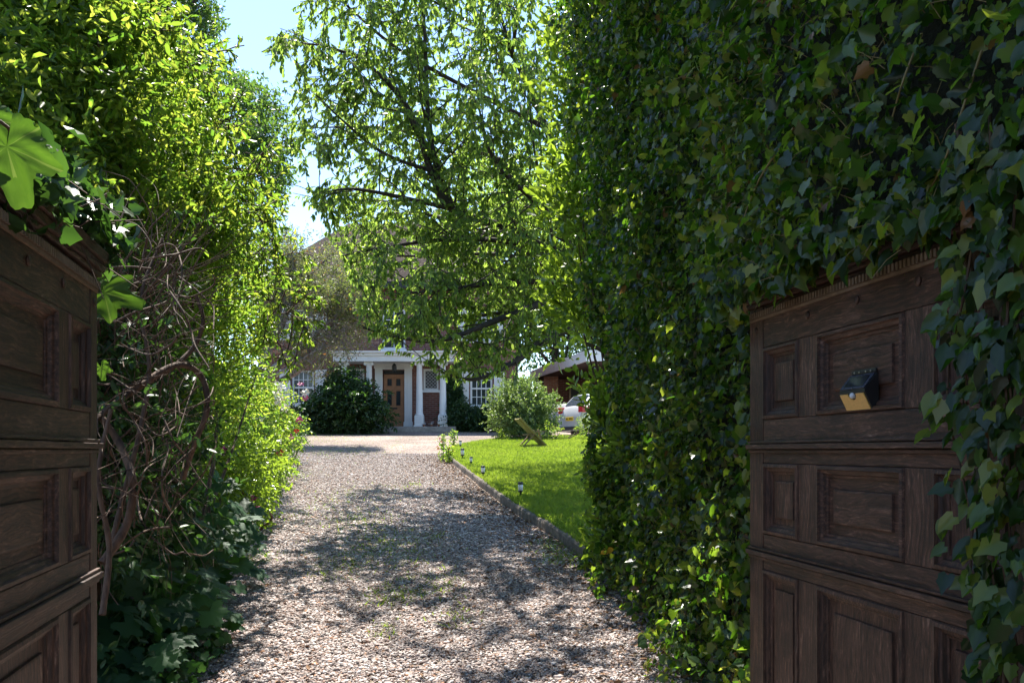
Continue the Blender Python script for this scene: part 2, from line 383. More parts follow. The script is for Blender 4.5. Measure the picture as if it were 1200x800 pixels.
# pebbles
rng = np.random.default_rng(3)
def pebbles():
    n1, n2 = 85000, 85000
    y = np.concatenate([rng.uniform(3.6, 7.5, n1), 7.5+12.5*rng.random(n2)**1.5])
    xl = np.interp(y, [0,4.6,10.5,18,20], [-1.9,-1.9,-3.1,-5,-5.6]); xr = np.interp(y, [3,5.0,7.48,8.75,10.2,12.46,15.6,19,20], [1.3,1.05,.60,.37,.03,-.4,-.95,-1.5,-1.5])
    x = xl+(xr-xl)*rng.random(len(y))
    n = len(y); sz = rng.uniform(.0052,.0108,n)*np.where(y>7.5,1.2,1)*(1+.6*(rng.random(n)>.93))
    ph = (1+5**.5)/2
    iv = norm(np.array([(-1,ph,0),(1,ph,0),(-1,-ph,0),(1,-ph,0),(0,-1,ph),(0,1,ph),(0,-1,-ph),(0,1,-ph),(ph,0,-1),(ph,0,1),(-ph,0,-1),(-ph,0,1)],float))
    fc = np.array([(0,11,5),(0,5,1),(0,1,7),(0,7,10),(0,10,11),(1,5,9),(5,11,4),(11,10,2),(10,7,6),(7,1,8),(3,9,4),(3,4,2),(3,2,6),(3,6,8),(3,8,9),(4,9,5),(2,4,11),(6,2,10),(8,6,7),(9,8,1)])
    V = iv[None]*(1+.22*rng.standard_normal((n,12,1)))
    V = V*np.stack([rng.uniform(.8,1.5,n), rng.uniform(.7,1.1,n), rng.uniform(.45,.75,n)],1)[:,None,:]
    a = rng.uniform(0,6.28,n); t = rng.normal(0,.35,n)
    ca,sa,ct,st = np.cos(a),np.sin(a),np.cos(t),np.sin(t)
    X = V[...,0]*ca[:,None]-V[...,1]*sa[:,None]; Y = V[...,0]*sa[:,None]+V[...,1]*ca[:,None]; Z = V[...,2]
    X,Z = X*ct[:,None]+Z*st[:,None], -X*st[:,None]+Z*ct[:,None]
    V = np.stack([X,Y,Z],-1)*sz[:,None,None]
    V += np.stack([x,y,SL*y+.006+sz*.35+rng.random(n)*.004],1)[:,None,:]
    L = (fc[None]+(np.arange(n)*12)[:,None,None]).reshape(-1)
    me = np_mesh('gravel', V.reshape(-1,3), L, np.arange(n*20)*3, np.full(n*20,3), np.repeat(rng.random(n),20), True)
    tag(link('gravel', me, M_peb), kind='stuff', label='loose mixed brown and white pebbles covering the driveway', cat='gravel')
pebbles()

# grass blades (lawn) and weeds
def blades(name, x, y, z, h, mat, label, cat, lean=.35):
    n = len(x); a = rng.uniform(0,6.28,n); wv = h*.07+.0015
    base = np.stack([x,y,z],1); side = np.stack([np.cos(a),np.sin(a),0*a],1)*wv[:,None]
    ln = np.stack([rng.normal(0,lean,n),rng.normal(0,lean,n),np.ones(n)],1)*h[:,None]
    V = np.stack([base-side, base+side, base+ln*.55+side*.6, base+ln*.55-side*.6, base+ln+np.stack([rng.normal(0,.25,n)*h,rng.normal(0,.25,n)*h,-.1*h],1)],1).reshape(-1,3)
    L = (np.array([0,1,2,3, 3,2,4])[None]+(np.arange(n)*5)[:,None]).ravel()
    tot = np.tile([4,3], n); st = np.concatenate([[0],np.cumsum(tot)[:-1]])
    me = np_mesh(name, V, L, st, tot, np.repeat(np.clip(.5*rng.random(n)+.25+.28*np.sin(x*2.1+1.3*np.sin(y*.9))*np.sin(y*1.3+.7*np.sin(x*1.7))+.12*np.sin(x*7+y*5),0,1),2))
    return tag(link(name, me, mat), kind='stuff', label=label, cat=cat)
M_grass = leaf_mat('grass_blade', [(.06,.10,.015),(.11,.16,.025),(.17,.19,.04)], [(.3,.46,.03),(.45,.6,.05)], .6, .4, .2)
y = 6.5+(25.5-6.5)*rng.random(330000)**1.5; x = rng.uniform(-1.5,4.6,len(y))
k = in_poly(x,y,lawn_poly) & (x < .16*y+.6); x,y = x[k],y[k]
blades('grass', x, y, SL*y+LH, rng.uniform(.02,.05,len(x))*(1+y/30), M_grass, 'short mown green grass of the lawn beside the drive', 'grass')
wx=[];wy=[]
for (px,py,n,r) in [(440,640,500,.55),(470,650,300,.5),(425,610,300,.5),(500,690,260,.3),(455,700,160,.2),(395,665,200,.3),(410,580,260,.7),(400,530,500,1.4),(365,515,500,1.6),(480,570,80,.3),(515,630,60,.2),(450,740,60,.12),(540,725,70,.15),(660,655,420,.25),(645,640,200,.2),(300,655,160,.2),(365,600,150,.5),(330,560,260,.6),(240,770,80,.1)]:
    cx,cy = G(px,py); wx.append(rng.normal(cx,r*.5,n)); wy.append(rng.normal(cy,r,n))
wx=np.concatenate(wx); wy=np.concatenate(wy); k = ~in_poly(wx,wy,lawn_poly); wx,wy=wx[k],wy[k]
blades('weeds', wx, wy, SL*wy+.006, rng.uniform(.02,.055,len(wx)), M_grass, 'thin green weeds sprouting through the gravel drive', 'weeds', .7)
# brown litter near the kerb
n=3200; t = rng.random(n); ky = 4.2+15*t; kx = np.interp(ky,[p[1] for p in kerb[:8]],[p[0] for p in kerb[:8]])-abs(rng.normal(.1,np.where(rng.random(n)<.2,1.4,.32),n))-.06
M_litter = attr_mat('dry_leaf', [(0,(.16,.08,.035)),(.3,(.25,.13,.06)),(.6,(.1,.06,.035)),(.85,(.35,.22,.1))])
lit = leaf_mesh('leaf_litter', np.stack([kx,ky,SL*ky+.03],1), norm(rng.normal(0,1,(n,3))*[1,1,.25]), norm(rng.normal(0,.5,(n,3))+[0,0,1]), rng.uniform(.02,.05,n), T_ELL, rng)
tag(link('leaf_litter', lit, M_litter), kind='stuff', label='dry brown leaves fallen along the foot of the kerb', cat='leaf litter')

# ------------------------------------------------------------------ house
HY = 31.5; HG = gz(31)
def hx(px, Y=HY): return (px-600)*Y/1000
def hz(py, Y=HY): return EYE+(528-py)*Y/1000
house = empty('brick_house', (hx(461), HY, HG), 0, 'two storey red brick house with white columned porch at the end of the drive', 'house')
HB = Vector((hx(461), HY, HG))
def hbox(mb, x0,x1,y0,y1,z0,z1,bev=0): return mb.box(x0-HB.x,x1-HB.x,y0-HB.y,y1-HB.y,z0-HB.z,z1-HB.z,bev)
XL, XR = hx(303), hx(607); EAVE = hz(333)
# wall with real openings: strips between window columns
openings = []   # x0,x1,z0,z1
def win(px0,px1,py0,py1): o=(hx(px0),hx(px1),hz(py1),hz(py0)); openings.append(o); return o
W_gl = win(342,368,434,474); W_gr = win(551,577,434,476)
W_ul = win(343,367,362,398); W_ur = win(552,577,362,399); W_uc = win(448,475,362,409)
W_pl = win(409,427,432,457); W_pr = win(496,514,432,457)
O_door = (hx(449), hx(474), HG+.15, hz(434)); openings.append(O_door)
xs_ = sorted({XL,XR,*[o[0] for o in openings],*[o[1] for o in openings]}); zs_ = sorted({HG-.1,EAVE,*[o[2] for o in openings],*[o[3] for o in openings]})
wl = MB()
bmw = wl.bm; vc = {}
def wv(i,j,dy):
    k=(i,j,dy)
    if k not in vc: vc[k]=bmw.verts.new((xs_[i]-HB.x, dy, zs_[j]-HB.z))
    return vc[k]
cell = {}
for i in range(len(xs_)-1):
    for j in range(len(zs_)-1):
        mx_,mz_=(xs_[i]+xs_[i+1])/2,(zs_[j]+zs_[j+1])/2
        cell[i,j] = not any(o[0]<mx_<o[1] and o[2]<mz_<o[3] for o in openings)
D = .22
for (i,j),ok in cell.items():
    if not ok: continue
    bmw.faces.new((wv(i,j,0),wv(i+1,j,0),wv(i+1,j+1,0),wv(i,j+1,0)))
    bmw.faces.new((wv(i,j+1,D),wv(i+1,j+1,D),wv(i+1,j,D),wv(i,j,D)))
    for (di,dj,e) in ((-1,0,((0,0),(0,1))),(1,0,((1,0),(1,1))),(0,-1,((0,0),(1,0))),(0,1,((0,1),(1,1)))):
        if not cell.get((i+di,j+dj), False):
            a,b_=e; bmw.faces.new((wv(i+a[0],j+a[1],0),wv(i+b_[0],j+b_[1],0),wv(i+b_[0],j+b_[1],D),wv(i+a[0],j+a[1],D)))
bmesh.ops.recalc_face_normals(bmw, faces=bmw.faces)
DEP = 8.0
for x0,x1,y0,y1 in ((XL,XL+.22,HY+D+.002,HY+DEP-.22),(XR-.22,XR,HY+D+.002,HY+DEP-.22),(XL,XR,HY+DEP-.22,HY+DEP)):
    hbox(wl, x0,x1,y0,y1,HG-.1,EAVE)
hbox(wl, XL+.23,XR-.23,HY+1.6,HY+1.7,HG-.1,EAVE-.02)   # inner partition so rooms read dark
hbox(wl, XL+.23,XR-.23,HY+D+.01,HY+1.59,HG+2.75,HG+2.95)
wl.build('wall', M_brick, house)
# roof
ov=.35; x0,x1,y0,y1 = XL-ov-HB.x, XR+ov-HB.x, -ov, DEP+ov; ez=EAVE-HB.z; rz=hz(262,35.5)-HB.z
rb=MB(); 
pts=[(x0,y0,ez),(x1,y0,ez),(x1,y1,ez),(x0,y1,ez)]; r0=(x0+2.9,(y0+y1)/2,rz); r1=(x1-2.9,(y0+y1)/2,rz)
rb.poly([pts[0],pts[1],r1,r0]); rb.poly([pts[1],pts[2],r1]); rb.poly([pts[2],pts[3],r0,r1]); rb.poly([pts[3],pts[0],r0])
rb.poly([pts[3],pts[2],pts[1],pts[0]])
roof = rb.build('roof', M_tile, house)
hbox(mb:=MB(), XL-ov-.02, XR+ov+.02, HY-ov-.10, HY-ov-.02, EAVE-.22, EAVE+.03); mb.build('gutter', M_black, house)
hbox(mb:=MB(), hx(560),hx(585), HY+2.2,HY+3.0, hz(310), hz(235,34)); mb.build('chimney', M_brick, roof)
mb=MB()
hbox(mb, XL-.04,XR+.04,HY-.04,HY-.002,hz(412)-.08,hz(412)+.05); mb.build('string_course', M_brick2, house)
# windows
def window(o, cols, rows, shut=None, lead=False, nm='window', sill=True):
    x0,x1,z0,z1=o; fw=.07
    f=MB(); yb=HY+.05
    hbox(f,x0,x0+fw,yb,yb+.08,z0,z1); hbox(f,x1-fw,x1,yb,yb+.08,z0,z1)
    hbox(f,x0+fw,x1-fw,yb,yb+.08,z0,z0+fw); hbox(f,x0+fw,x1-fw,yb,yb+.08,z1-fw,z1)
    if not lead:
        zm=(z0+z1)/2; hbox(f,x0+fw,x1-fw,yb-.01,yb+.07,zm-.028,zm+.028)
        for c in range(1,cols): xx=x0+fw+(x1-x0-2*fw)*c/cols; hbox(f,xx-.013,xx+.013,yb+.02,yb+.05,z0+fw,zm-.03); hbox(f,xx-.013,xx+.013,yb+.02,yb+.05,zm+.03,z1-fw)
        for (a,b_) in ((z0+fw,zm-.03),(zm+.03,z1-fw)):
            for r_ in range(1,rows//2): zz=a+(b_-a)*r_/(rows//2); hbox(f,x0+fw,x1-fw,yb+.022,yb+.048,zz-.012,zz+.012)
    fr=f.build(nm, M_white, house)
    hbox(gp:=MB(),x0+fw-.01,x1-fw+.01,yb+.055,yb+.065,z0+fw-.01,z1-fw+.01); gp.build('pane', M_lead if lead else M_glass, fr)
    if sill: hbox(sp:=MB(),x0-.05,x1+.05,HY-.09,HY+.045,z0-.09,z0-.002,.01); sp.build('sill', M_white, fr)
    if shut:
        for (a,b_) in shut:
            a,b_=hx(a),hx(b_); s_=MB()
            hbox(s_,a,a+.05,HY-.05,HY-.01,z0-.03,z1+.03); hbox(s_,b_-.05,b_,HY-.05,HY-.01,z0-.03,z1+.03)
            k=0; zz=z0-.03
            while zz < z1+.02:
                hbox(s_,a+.052,b_-.052,HY-.045,HY-.015,zz,zz+.05); zz+=.055
            s_.build('shutter', M_white, house)
window(W_gl,4,4,[(328,340.5),(370,383)]); window(W_gr,4,4,[(537,549.5),(579,591)])
window(W_ul,4,4,[(325,341.5),(369,383)]); window(W_ur,4,4,[(537,550),(579,591)]); window(W_uc,2,4)
window(W_pl,1,1,None,True); window(W_pr,1,1,None,True)
# door
x0,x1,z0,z1=O_door; dr=MB(); dy=HY+.06; fz=z1-.12
hbox(dr,x0+.02,x1-.02,dy,dy+.05,z0,z1-.14)
cx_=(x0+x1)/2
for (a,b_) in ((x0+.02,x0+.12),(cx_-.05,cx_+.05),(x1-.12,x1-.02)): hbox(dr,a,b_,dy-.022,dy-.001,z0,z1-.14)
H_=z1-.14-z0
for (a,b_) in ((0,.06),(.27,.40),(.70,.77),(.93,1)):
    for (c,d_) in ((x0+.121,cx_-.051),(cx_+.051,x1-.121)): hbox(dr,c,d_,dy-.022,dy-.001,z0+a*H_,z0+b_*H_)
door=dr.build('door', M_door, house)
for (a,b_) in ((.40,.70),(.77,.93)):
    for (c,d_) in ((x0+.125,cx_-.055),(cx_+.055,x1-.125)): hbox(m_:=MB(),c+.03,d_-.03,dy-.012,dy-.003,z0+a*H_+.03,z0+b_*H_-.03); m_.build('glass_panel', M_glass, door)
for (c,d_) in ((x0+.125,cx_-.055),(cx_+.055,x1-.125)): hbox(m_:=MB(),c+.03,d_-.03,dy-.016,dy-.003,z0+.06*H_+.04,z0+.27*H_-.04,.006); m_.build('door_panel', M_door, door)
hbox(m_:=MB(),cx_-.13,cx_+.13,dy-.035,dy-.023,z0+.345*H_,z0+.375*H_); m_.build('letterbox', M_black, door)
m_=MB(); m_.lathe([(.0,0),(.03,.0),(.035,.02),(.02,.04),(0.001,.05)],0,0,12,True,0,Matrix.Translation((x0+.07-HB.x,dy-.03-HB.y,z0+.36*H_-HB.z))@Matrix.Rotation(R(90),4,'X')); m_.build('door_knob', M_black, door)
hbox(m_:=MB(),x0+.02,x1-.02,dy,dy+.04,z1-.12,z1-.005); m_.build('transom', M_black, house)
# pilasters and surround
m_=MB()
for a,b_ in ((hx(440),hx(448.6)),(hx(474.4),hx(483))):
    hbox(m_,a,b_,HY-.12,HY-.002,HG+.15,hz(425)); hbox(m_,a-.03,b_+.03,HY-.15,HY-.001,HG+.151,HG+.35); hbox(m_,a-.03,b_+.03,HY-.15,HY-.001,hz(432),hz(425)-.001)
    q=(a+b_)/2; hbox(m_,q-.02,q+.02,HY-.14,HY-.121,HG+.4,hz(434))
hbox(m_,hx(448.7),hx(474.3),HY-.11,HY-.003,hz(433),hz(425)-.002)
m_.build('door_surround', M_white, house)
# step
hbox(m_:=MB(),hx(392,30.6)-.05,hx(535,30.6),30.25,HY-.003,HG-.1,HG+.15,.015); m_.build('step', M_stone, house)
# columns
CYp=30.75
for px in (403.5,432.5,491.5,519):
    c=MB(); X=(px-600)*CYp/1000-HB.x; Yc=CYp-HB.y; b0=.15; top=hz(424,CYp)-HB.z
    c.box(X-.19,X+.19,Yc-.19,Yc+.19,b0,b0+.06,.01)
    c.box(X-.165,X+.165,Yc-.165,Yc+.165,b0+.061,b0+.40,.02)
    c.lathe([(.16,b0+.401),(.165,b0+.43),(.14,b0+.46),(.125,b0+.5),(.118,b0+1.2),(.098,top-.14),(.11,top-.12),(.10,top-.10)],X,Yc,20)
    co_=c.build('column', M_white, house)
    cap=MB()
    cap.box(X-.15,X+.15,Yc-.13,Yc+.13,top-.03,top-.002,.006); cap.box(X-.11,X+.11,Yc-.10,Yc+.10,top-.098,top-.031,.01)
    for sx in (-1,1): cap.lathe([(.052,-.13),(.052,.13)],0,0,14,True,0,Matrix.Translation((X+sx*.125,Yc,top-.075))@Matrix.Rotation(R(90),4,'X'))
    cap.build('capital', M_white, co_)
m_=MB(); T=hz(424,CYp); 
hbox(m_,hx(392,CYp),hx(531,CYp),30.5,HY-.003,T,T+.2); hbox(m_,hx(391,CYp)-.03,hx(532,CYp)+.03,30.45,HY-.002,T+.201,T+.30); hbox(m_,hx(390,CYp)-.07,hx(533,CYp)+.07,30.38,HY-.001,T+.301,T+.36)
m_.build('entablature', M_white, house)
m_=MB(); m_.lathe([(.01,T-.02),(.05,T-.06),(.09,T-.12),(.08,T-.30),(.03,T-.35),(.001,T-.36)],hx(462,31),31.0,10,False); 
for v in m_.bm.verts: v.co -= HB
m_.build('porch_lantern', M_black, house)
# three tiny white flower pots on the step between the columns
for i_,dx in enumerate((-.28,0,.25)):
    X=hx(506,30.6)+dx; e=empty('flower_pot',(X,30.55,HG+.152),0,['white flowering pot nearest the door side on the porch step','white flowering pot in the middle on the porch step','white flowering pot nearest the outer column on the porch step'][i_],'flower pot','small pots on the porch step')
    m_=MB(); m_.lathe([(.035,0),(.05,.08),(.055,.085),(.045,.08)],0,0,12); m_.build('pot',M_brick2,e)
    pp=rng.normal(0,.035,(26,3))+[0,0,.12]; me=leaf_mesh('blossom',pp,norm(rng.normal(0,1,(26,3))),norm(rng.normal(0,1,(26,3))),np.full(26,.035),T_SMALL,rng); link('blossom',me,M_white,e)

# ------------------------------------------------------------------ carport
cg = gz(31)
cp = empty('carport', (2.4,34,cg), 0, 'flat roofed brick carport with deep white fascia right of the house', 'carport')
def cxl(Y): return 9.35-.225*Y
CB=Vector((2.4,34,cg)); Zb=EYE+.083*38; 
def q3(x,y,z): return (x-CB.x,y-CB.y,z-CB.z)
m_=MB()
m_.prism([q3(cxl(38),38,Zb),q3(cxl(30),30,Zb),q3(10,30,Zb),q3(10,38,Zb)],(0,0,.38)); 
m_.build('fascia', M_white, cp)
m_=MB(); m_.prism([q3(cxl(38)+.06,37.9,Zb-.012),q3(cxl(30)+.06,30.06,Zb-.012),q3(9.9,30.06,Zb-.012),q3(9.9,37.9,Zb-.012)],(0,0,.010)); m_.build('soffit', plain('soffit_wood',(.10,.05,.035),.8), cp)
m_=MB()
m_.box(1.35-CB.x,1.95-CB.x,36-CB.y,36.35-CB.y,-.1,Zb-CB.z-.014); m_.build('pillar', M_brick2, cp)  # sunlight on the pillar is put into its brick colour
m_=MB(); m_.box(.95-CB.x,10-CB.x,37.4-CB.y,37.7-CB.y,-.1,Zb-CB.z-.014); m_.build('wall', M_brick, cp)
m_=MB(); m_.box(2.5-CB.x,2.58-CB.x,37.3-CB.y,37.39-CB.y,0,2.05); m_.box(4.6-CB.x,4.68-CB.x,37.3-CB.y,37.39-CB.y,0,2.05); m_.box(2.5-CB.x,4.68-CB.x,37.3-CB.y,37.385-CB.y,2.051,2.13); m_.build('door_frame', plain('tan_frame',(.4,.3,.2)), cp)
m_=MB(); m_.box(2.585-CB.x,4.595-CB.x,37.33-CB.y,37.39-CB.y,0,2.05); m_.build('garage_door', M_black, cp)
m_=MB()
for X in (9.6,): m_.box(X-CB.x,X+.15-CB.x,30.4-CB.y,30.55-CB.y,-.3,Zb-CB.z-.014)
m_.build('post', M_white, cp)
# white garden wall seen between house and carport
m_=MB(); m_.box(.1,.9,38.0,38.2,cg-.1,EYE+.0815*38,.01); m_.box(.05,.95,37.95,38.25,EYE+.0815*38+.002,EYE+.0835*38,.01)
tag(m_.build('garden_wall', M_white2),'short white rendered wall between the house and the carport','garden wall')

# ------------------------------------------------------------------ gates
def gate(name, hinge, free, cols, label):
    h=Vector((*hinge,0)); f=Vector((*free,0)); d=(f-h); Lg=d.length; rz_=math.atan2(d.y,d.x)
    root=empty(name,(h.x,h.y,.30),rz_,label,'gate','pair of carved oak gates')
    s = 1 if hinge[0]>0 else -1         # local y side that faces the drive
    Wt=sum(cols); k=Lg/Wt
    e=[0]
    for c in cols: e.append(e[-1]+c*k)   # from the free edge
    X=[Lg-a for a in e]                  # local x (0 = hinge)
    rows=[(0,.15),(.15,.76),(.76,.89),(.89,1.155),(1.155,1.315),(1.315,1.585),(1.585,1.74)]
    t=.026
    for i in (0,2,4,6):
        mb=MB(); a,b=X[i+1],X[i]
        if i in (0,6): mb.box(a,b,-t,t,0,1.74,.003)
        else:
            for r_ in (1,3,5): mb=MB(); mb.box(a,b,-t+.001,t-.001,rows[r_][0]+.001,rows[r_][1]-.001,.003); mb.build('muntin', W_z, root)
            continue
        mb.build('stile', W_z, root)
    for r_ in (0,2,4,6):
        mb=MB(); mb.box(X[6]+.001,X[1]-.001,-t+.002,t-.002,rows[r_][0],rows[r_][1],.003); mb.build('rail', W_x, root)
    prof=[(0,-.004),(.004,.004),(.014,.006),(.017,-.004),(.028,-.008),(.032,-.017),(.040,-.019),(.041,-.023)]
    for r_ in (1,3,5):
        for i in (1,3,5):
            a,b=X[i+1]+.001,X[i]-.001; z0,z1=rows[r_][0]+.001,rows[r_][1]-.001
            pr=list(prof); big=(b-a)>.3
            m1=.022 if not big else .035
            pr += [(.041+m1,-.023),(.043+m1,-.015),(.049+m1,-.0135)]
            bm2=bmesh.new()
            for sg in (1,-1):
                prev=None
                for ins,dep in pr:
                    yy=sg*(t+dep)
                    ring=[bm2.verts.new((a+ins,yy,z0+ins)),bm2.verts.new((b-ins,yy,z0+ins)),bm2.verts.new((b-ins,yy,z1-ins)),bm2.verts.new((a+ins,yy,z1-ins))]
                    if prev:
                        for q in range(4): bm2.faces.new((prev[q],prev[(q+1)%4],ring[(q+1)%4],ring[q]))
                    prev=ring
                bm2.faces.new(prev)
            mb=MB(); mb.merge(bm2); mb.build('panel', W_x if (big and r_!=1) else W_z, root)
    # proud horizontal mouldings
    for zc in (1.215,.815):
        mb=MB()
        for dz,hh,pr_ in ((-.022,.012,.008),(-.008,.018,.02),(.012,.010,.011)):
            y0=t-.004; y1=t+pr_
            mb.box(.002,Lg-.002,min(s*y0,s*y1),max(s*y0,s*y1),zc+dz,zc+dz+hh-.001,.0025)
        mb.build('moulding', W_x, root)
    # cornice with dentils
    mb=MB()
    for z0,z1,pr_ in ((1.742,1.758,.012),(1.759,1.785,.022),(1.786,1.82,.032)): mb.box(-.0,Lg+.012,-t-.01,t,z0,z1,.003) if s<0 and False else mb.box(0,Lg+.012,min(-s*t,s*(t+pr_)),max(-s*t,s*(t+pr_)),z0,z1,.004)
    cn=mb.build('cornice', W_x, root)
    mb=MB(); xx=.02
    while xx<Lg-.02:
        y0,y1=s*(t-.002),s*(t+.014); mb.box(xx,xx+.010,min(y0,y1),max(y0,y1),1.70,1.722); xx+=.018
    mb.box(.01,Lg-.01,min(s*(t-.002),s*(t+.006)),max(s*(t-.002),s*(t+.006)),1.690,1.699)
    mb.build('dentil_strip', M_dent, cn)
    for i in (0,2,2.5,4,6):
        xx=(X[int(i)]+X[int(i)+1])/2 if i!=2.5 else (X[3]+X[4])/2
        mb=MB(); mb.lathe([(.014,0),(.013,.004),(.0,.0055)],0,0,12,True,0,Matrix.Translation((xx,s*t-s*.001,1.655))@Matrix.Rotation(R(-90*s),4,'X')); mb.build('peg', W_z, root)
    # strap hinges on the back
    for zc in (.3,1.45):
        mb=MB(); y0,y1=-s*(t-.001),-s*(t+.008); mb.box(.0,.55,min(y0,y1),max(y0,y1),zc-.025,zc+.025,.002); mb.build('hinge', M_black, root)
    return root, Lg
RG,RL = gate('wooden_gate',(1.188,1.865),(.946,3.305),[.11,.27,.12,.47,.12,.27,.11],'dark carved oak gate on the right with a small lamp fixed to it')
LG_,LL = gate('wooden_gate',(-.736-.22*1.42,1.42),(-1.321,2.66),[.08,.22,.10,.47,.10,.22,.08],'dark carved oak gate on the left with dry vines tangled behind it')
# gate posts (mostly behind ivy)
for px_,py_,lab in ((1.30,1.72,'brick gate pier under the ivy at the right gate'),(-1.14,1.24,'brick gate pier beside the left gate')):
    m_=MB(); m_.box(-.10 if px_>0 else -.3,.3 if px_>0 else .10,-.35,.08,-.05,2.15,.01)
    o=m_.build('gate_pier', M_brick); o.location=(px_,py_,0); tag(o,lab,'gate pier','gate piers')

# solar wall lamp on the right gate
lamp=empty('wall_lamp', (0,0,0),0,'small black solar lamp with yellow diffuser fixed to the right gate','lamp')
dG=(Vector((.92,3.305,0))-Vector((1.162,1.865,0))).normalized(); nG=Vector((-dG.y,dG.x,0))
t_=(2.56-1.865)/dG.y; base=Vector((1.188,1.865,0))+dG*t_+nG*.012
lamp.location=(base.x,base.y,1.625); lamp.rotation_euler=(0,0,math.atan2(dG.y,dG.x))
def lp(xa,xb,prof): 
    m=MB(); m.prism([(xa,y,z) for y,z in prof],(xb-xa,0,0)); return m
w2=.068
M_pl=plain('black_plastic',(.018,.018,.02),.4,nscale=40,bstr=.05)
lp(-w2,w2,[(0,-.004),(0,.104),(.006,.104),(.044,.056),(.044,.048),(.018,-.004)]).build('housing',M_pl,lamp)
# solar panel lies on the slanted top
sl=Vector((0,.038,-.048)).normalized(); up_=Vector((0,.048,.038)).normalized()
a0=Vector((0,.006,.104))+up_*.001
p=[a0+sl*.003,a0+sl*.059]
m_=MB(); m_.prism([(-w2+.004,p[0].y,p[0].z),(-w2+.004,p[1].y,p[1].z),(w2-.004,p[1].y,p[1].z),(w2-.004,p[0].y,p[0].z)],tuple(up_*.003))
m_.build('panel_rim',plain('blue_black_plastic',(.05,.055,.08),.25,nscale=60,bstr=0),lamp)
m_=MB(); m_.prism([(-w2+.016,*(a0+sl*.010+up_*.003)[1:]),(-w2+.016,*(a0+sl*.050+up_*.003)[1:]),(w2-.016,*(a0+sl*.050+up_*.003)[1:]),(w2-.016,*(a0+sl*.010+up_*.003)[1:])],tuple(up_*.0012))
m_.build('solar_cell',plain('solar_cell',(.02,.022,.035),.12,nscale=90,var=.5,bstr=0),lamp)
# diffuser with a notch for the sensor, on the lower slanted face
fa=Vector((0,.044,.0475)); fb=Vector((0,.018,-.004)); fd=(fb-fa).normalized(); fn=Vector((0,-fd.z,fd.y)); 
if fn.y<0: fn=-fn
def fp(x,t): v=fa+fd*t+fn*.001; return (x,v.y,v.z)
arc=[(.022*math.cos(R(a)),.002+.020*math.sin(R(a))) for a in range(0,181,20)]
out=[fp(w2-.006,.002)]+[fp(x,t) for x,t in arc]+[fp(-w2+.006,.002),fp(-w2+.006,.054),fp(w2-.006,.054)]
m_=MB(); m_.prism(out,tuple(fn*.003)); m_.build('diffuser',plain('amber_diffuser',(.72,.42,.12),.5,nscale=200,var=.12,bstr=.2),lamp)
bm2=bmesh.new(); bmesh.ops.create_icosphere(bm2,subdivisions=3,radius=.0095); 
for f in bm2.faces: f.smooth=True
m_=MB(); m_.merge(bm2,0,Matrix.Translation(Vector(fp(0,.008)))); m_.build('sensor_dome',plain('sensor_white',(.65,.65,.68),.25,bstr=0),lamp)
m_=MB(); m_.box(-w2+.005,w2-.005,0,.008,.105,.118,.003)
bk=m_.build('back_plate',M_pl,lamp)
for xx in (-.04,-.015,.02,.045):
    m_=MB(); m_.lathe([(.0035,0),(.003,.0015)],0,0,10,True,0,Matrix.Translation((xx,.0082,.1115))@Matrix.Rotation(R(-90),4,'X')); m_.build('screw',plain('screw',(.4,.35,.3),.4,.8,bstr=0),bk)

# ------------------------------------------------------------------ foliage materials
L_ivy = leaf_mat('ivy_leaf', [(.010,.022,.008),(.016,.034,.011),(.02,.045,.013),(.014,.03,.01),(.03,.06,.016),(.035,.07,.018),(.06,.11,.022),(.08,.13,.025),(.17,.19,.035),(.20,.10,.04)], [(.04,.12,.01),(.08,.22,.012),(.12,.3,.015),(.2,.42,.02),(.12,.3,.015),(.34,.58,.03),(.42,.64,.04),(.5,.66,.05),(.54,.66,.06),(.3,.2,.05)], .3, .38, .5)
L_cherry = leaf_mat('cherry_leaf', [(.04,.07,.022),(.06,.095,.028),(.085,.12,.035)], [(.24,.42,.05),(.40,.60,.08),(.58,.75,.12)], .38, .55, .6)
L_laurel = leaf_mat('laurel_leaf', [(.03,.07,.015),(.06,.12,.02),(.09,.16,.025)], [(.32,.48,.03),(.5,.68,.06)], .3, .45, .6)
L_yell = leaf_mat('bright_leaf', [(.04,.075,.014),(.08,.13,.018),(.15,.20,.025)], [(.15,.34,.03),(.36,.56,.045),(.66,.74,.09)], .42, .48, .45)
L_dark = leaf_mat('tree_leaf', [(.03,.06,.02),(.05,.09,.028),(.08,.13,.03)], [(.12,.26,.03),(.25,.42,.04)], .45, .4, .5)
L_olive = leaf_mat('olive_leaf', [(.055,.07,.03),(.10,.105,.045),(.15,.13,.055),(.30,.12,.03)], [(.2,.28,.06),(.3,.36,.08),(.5,.2,.04)], .5, .4, .4)
L_broad = leaf_mat('broad_leaf', [(.022,.065,.03),(.035,.09,.04),(.05,.11,.045)], [(.06,.2,.025),(.14,.34,.03)], .55, .35, .25)
L_bush = leaf_mat('bush_leaf', [(.05,.09,.03),(.10,.15,.06),(.22,.27,.12)], [(.2,.35,.05),(.36,.48,.1)], .4, .35, .5)
L_dsh = leaf_mat('dark_bush_leaf', [(.02,.045,.018),(.03,.065,.02),(.05,.10,.025)], [(.06,.16,.02),(.12,.26,.03)], .45, .3, .5)
M_core = plain('dark_core_fill', (.016,.017,.010), .95, nscale=30, var=.6, bstr=1, bdist=.05)  # near-black fill for added solid cores, dark depth put into the colour
M_pink = plain('pink_petal', (.5,.10,.25), .6, nscale=20, bstr=0); M_wpet = plain('white_petal', (.8,.78,.7), .6, nscale=20, bstr=0); M_rpet = plain('red_petal', (.6,.03,.04), .6, nscale=20, bstr=0)
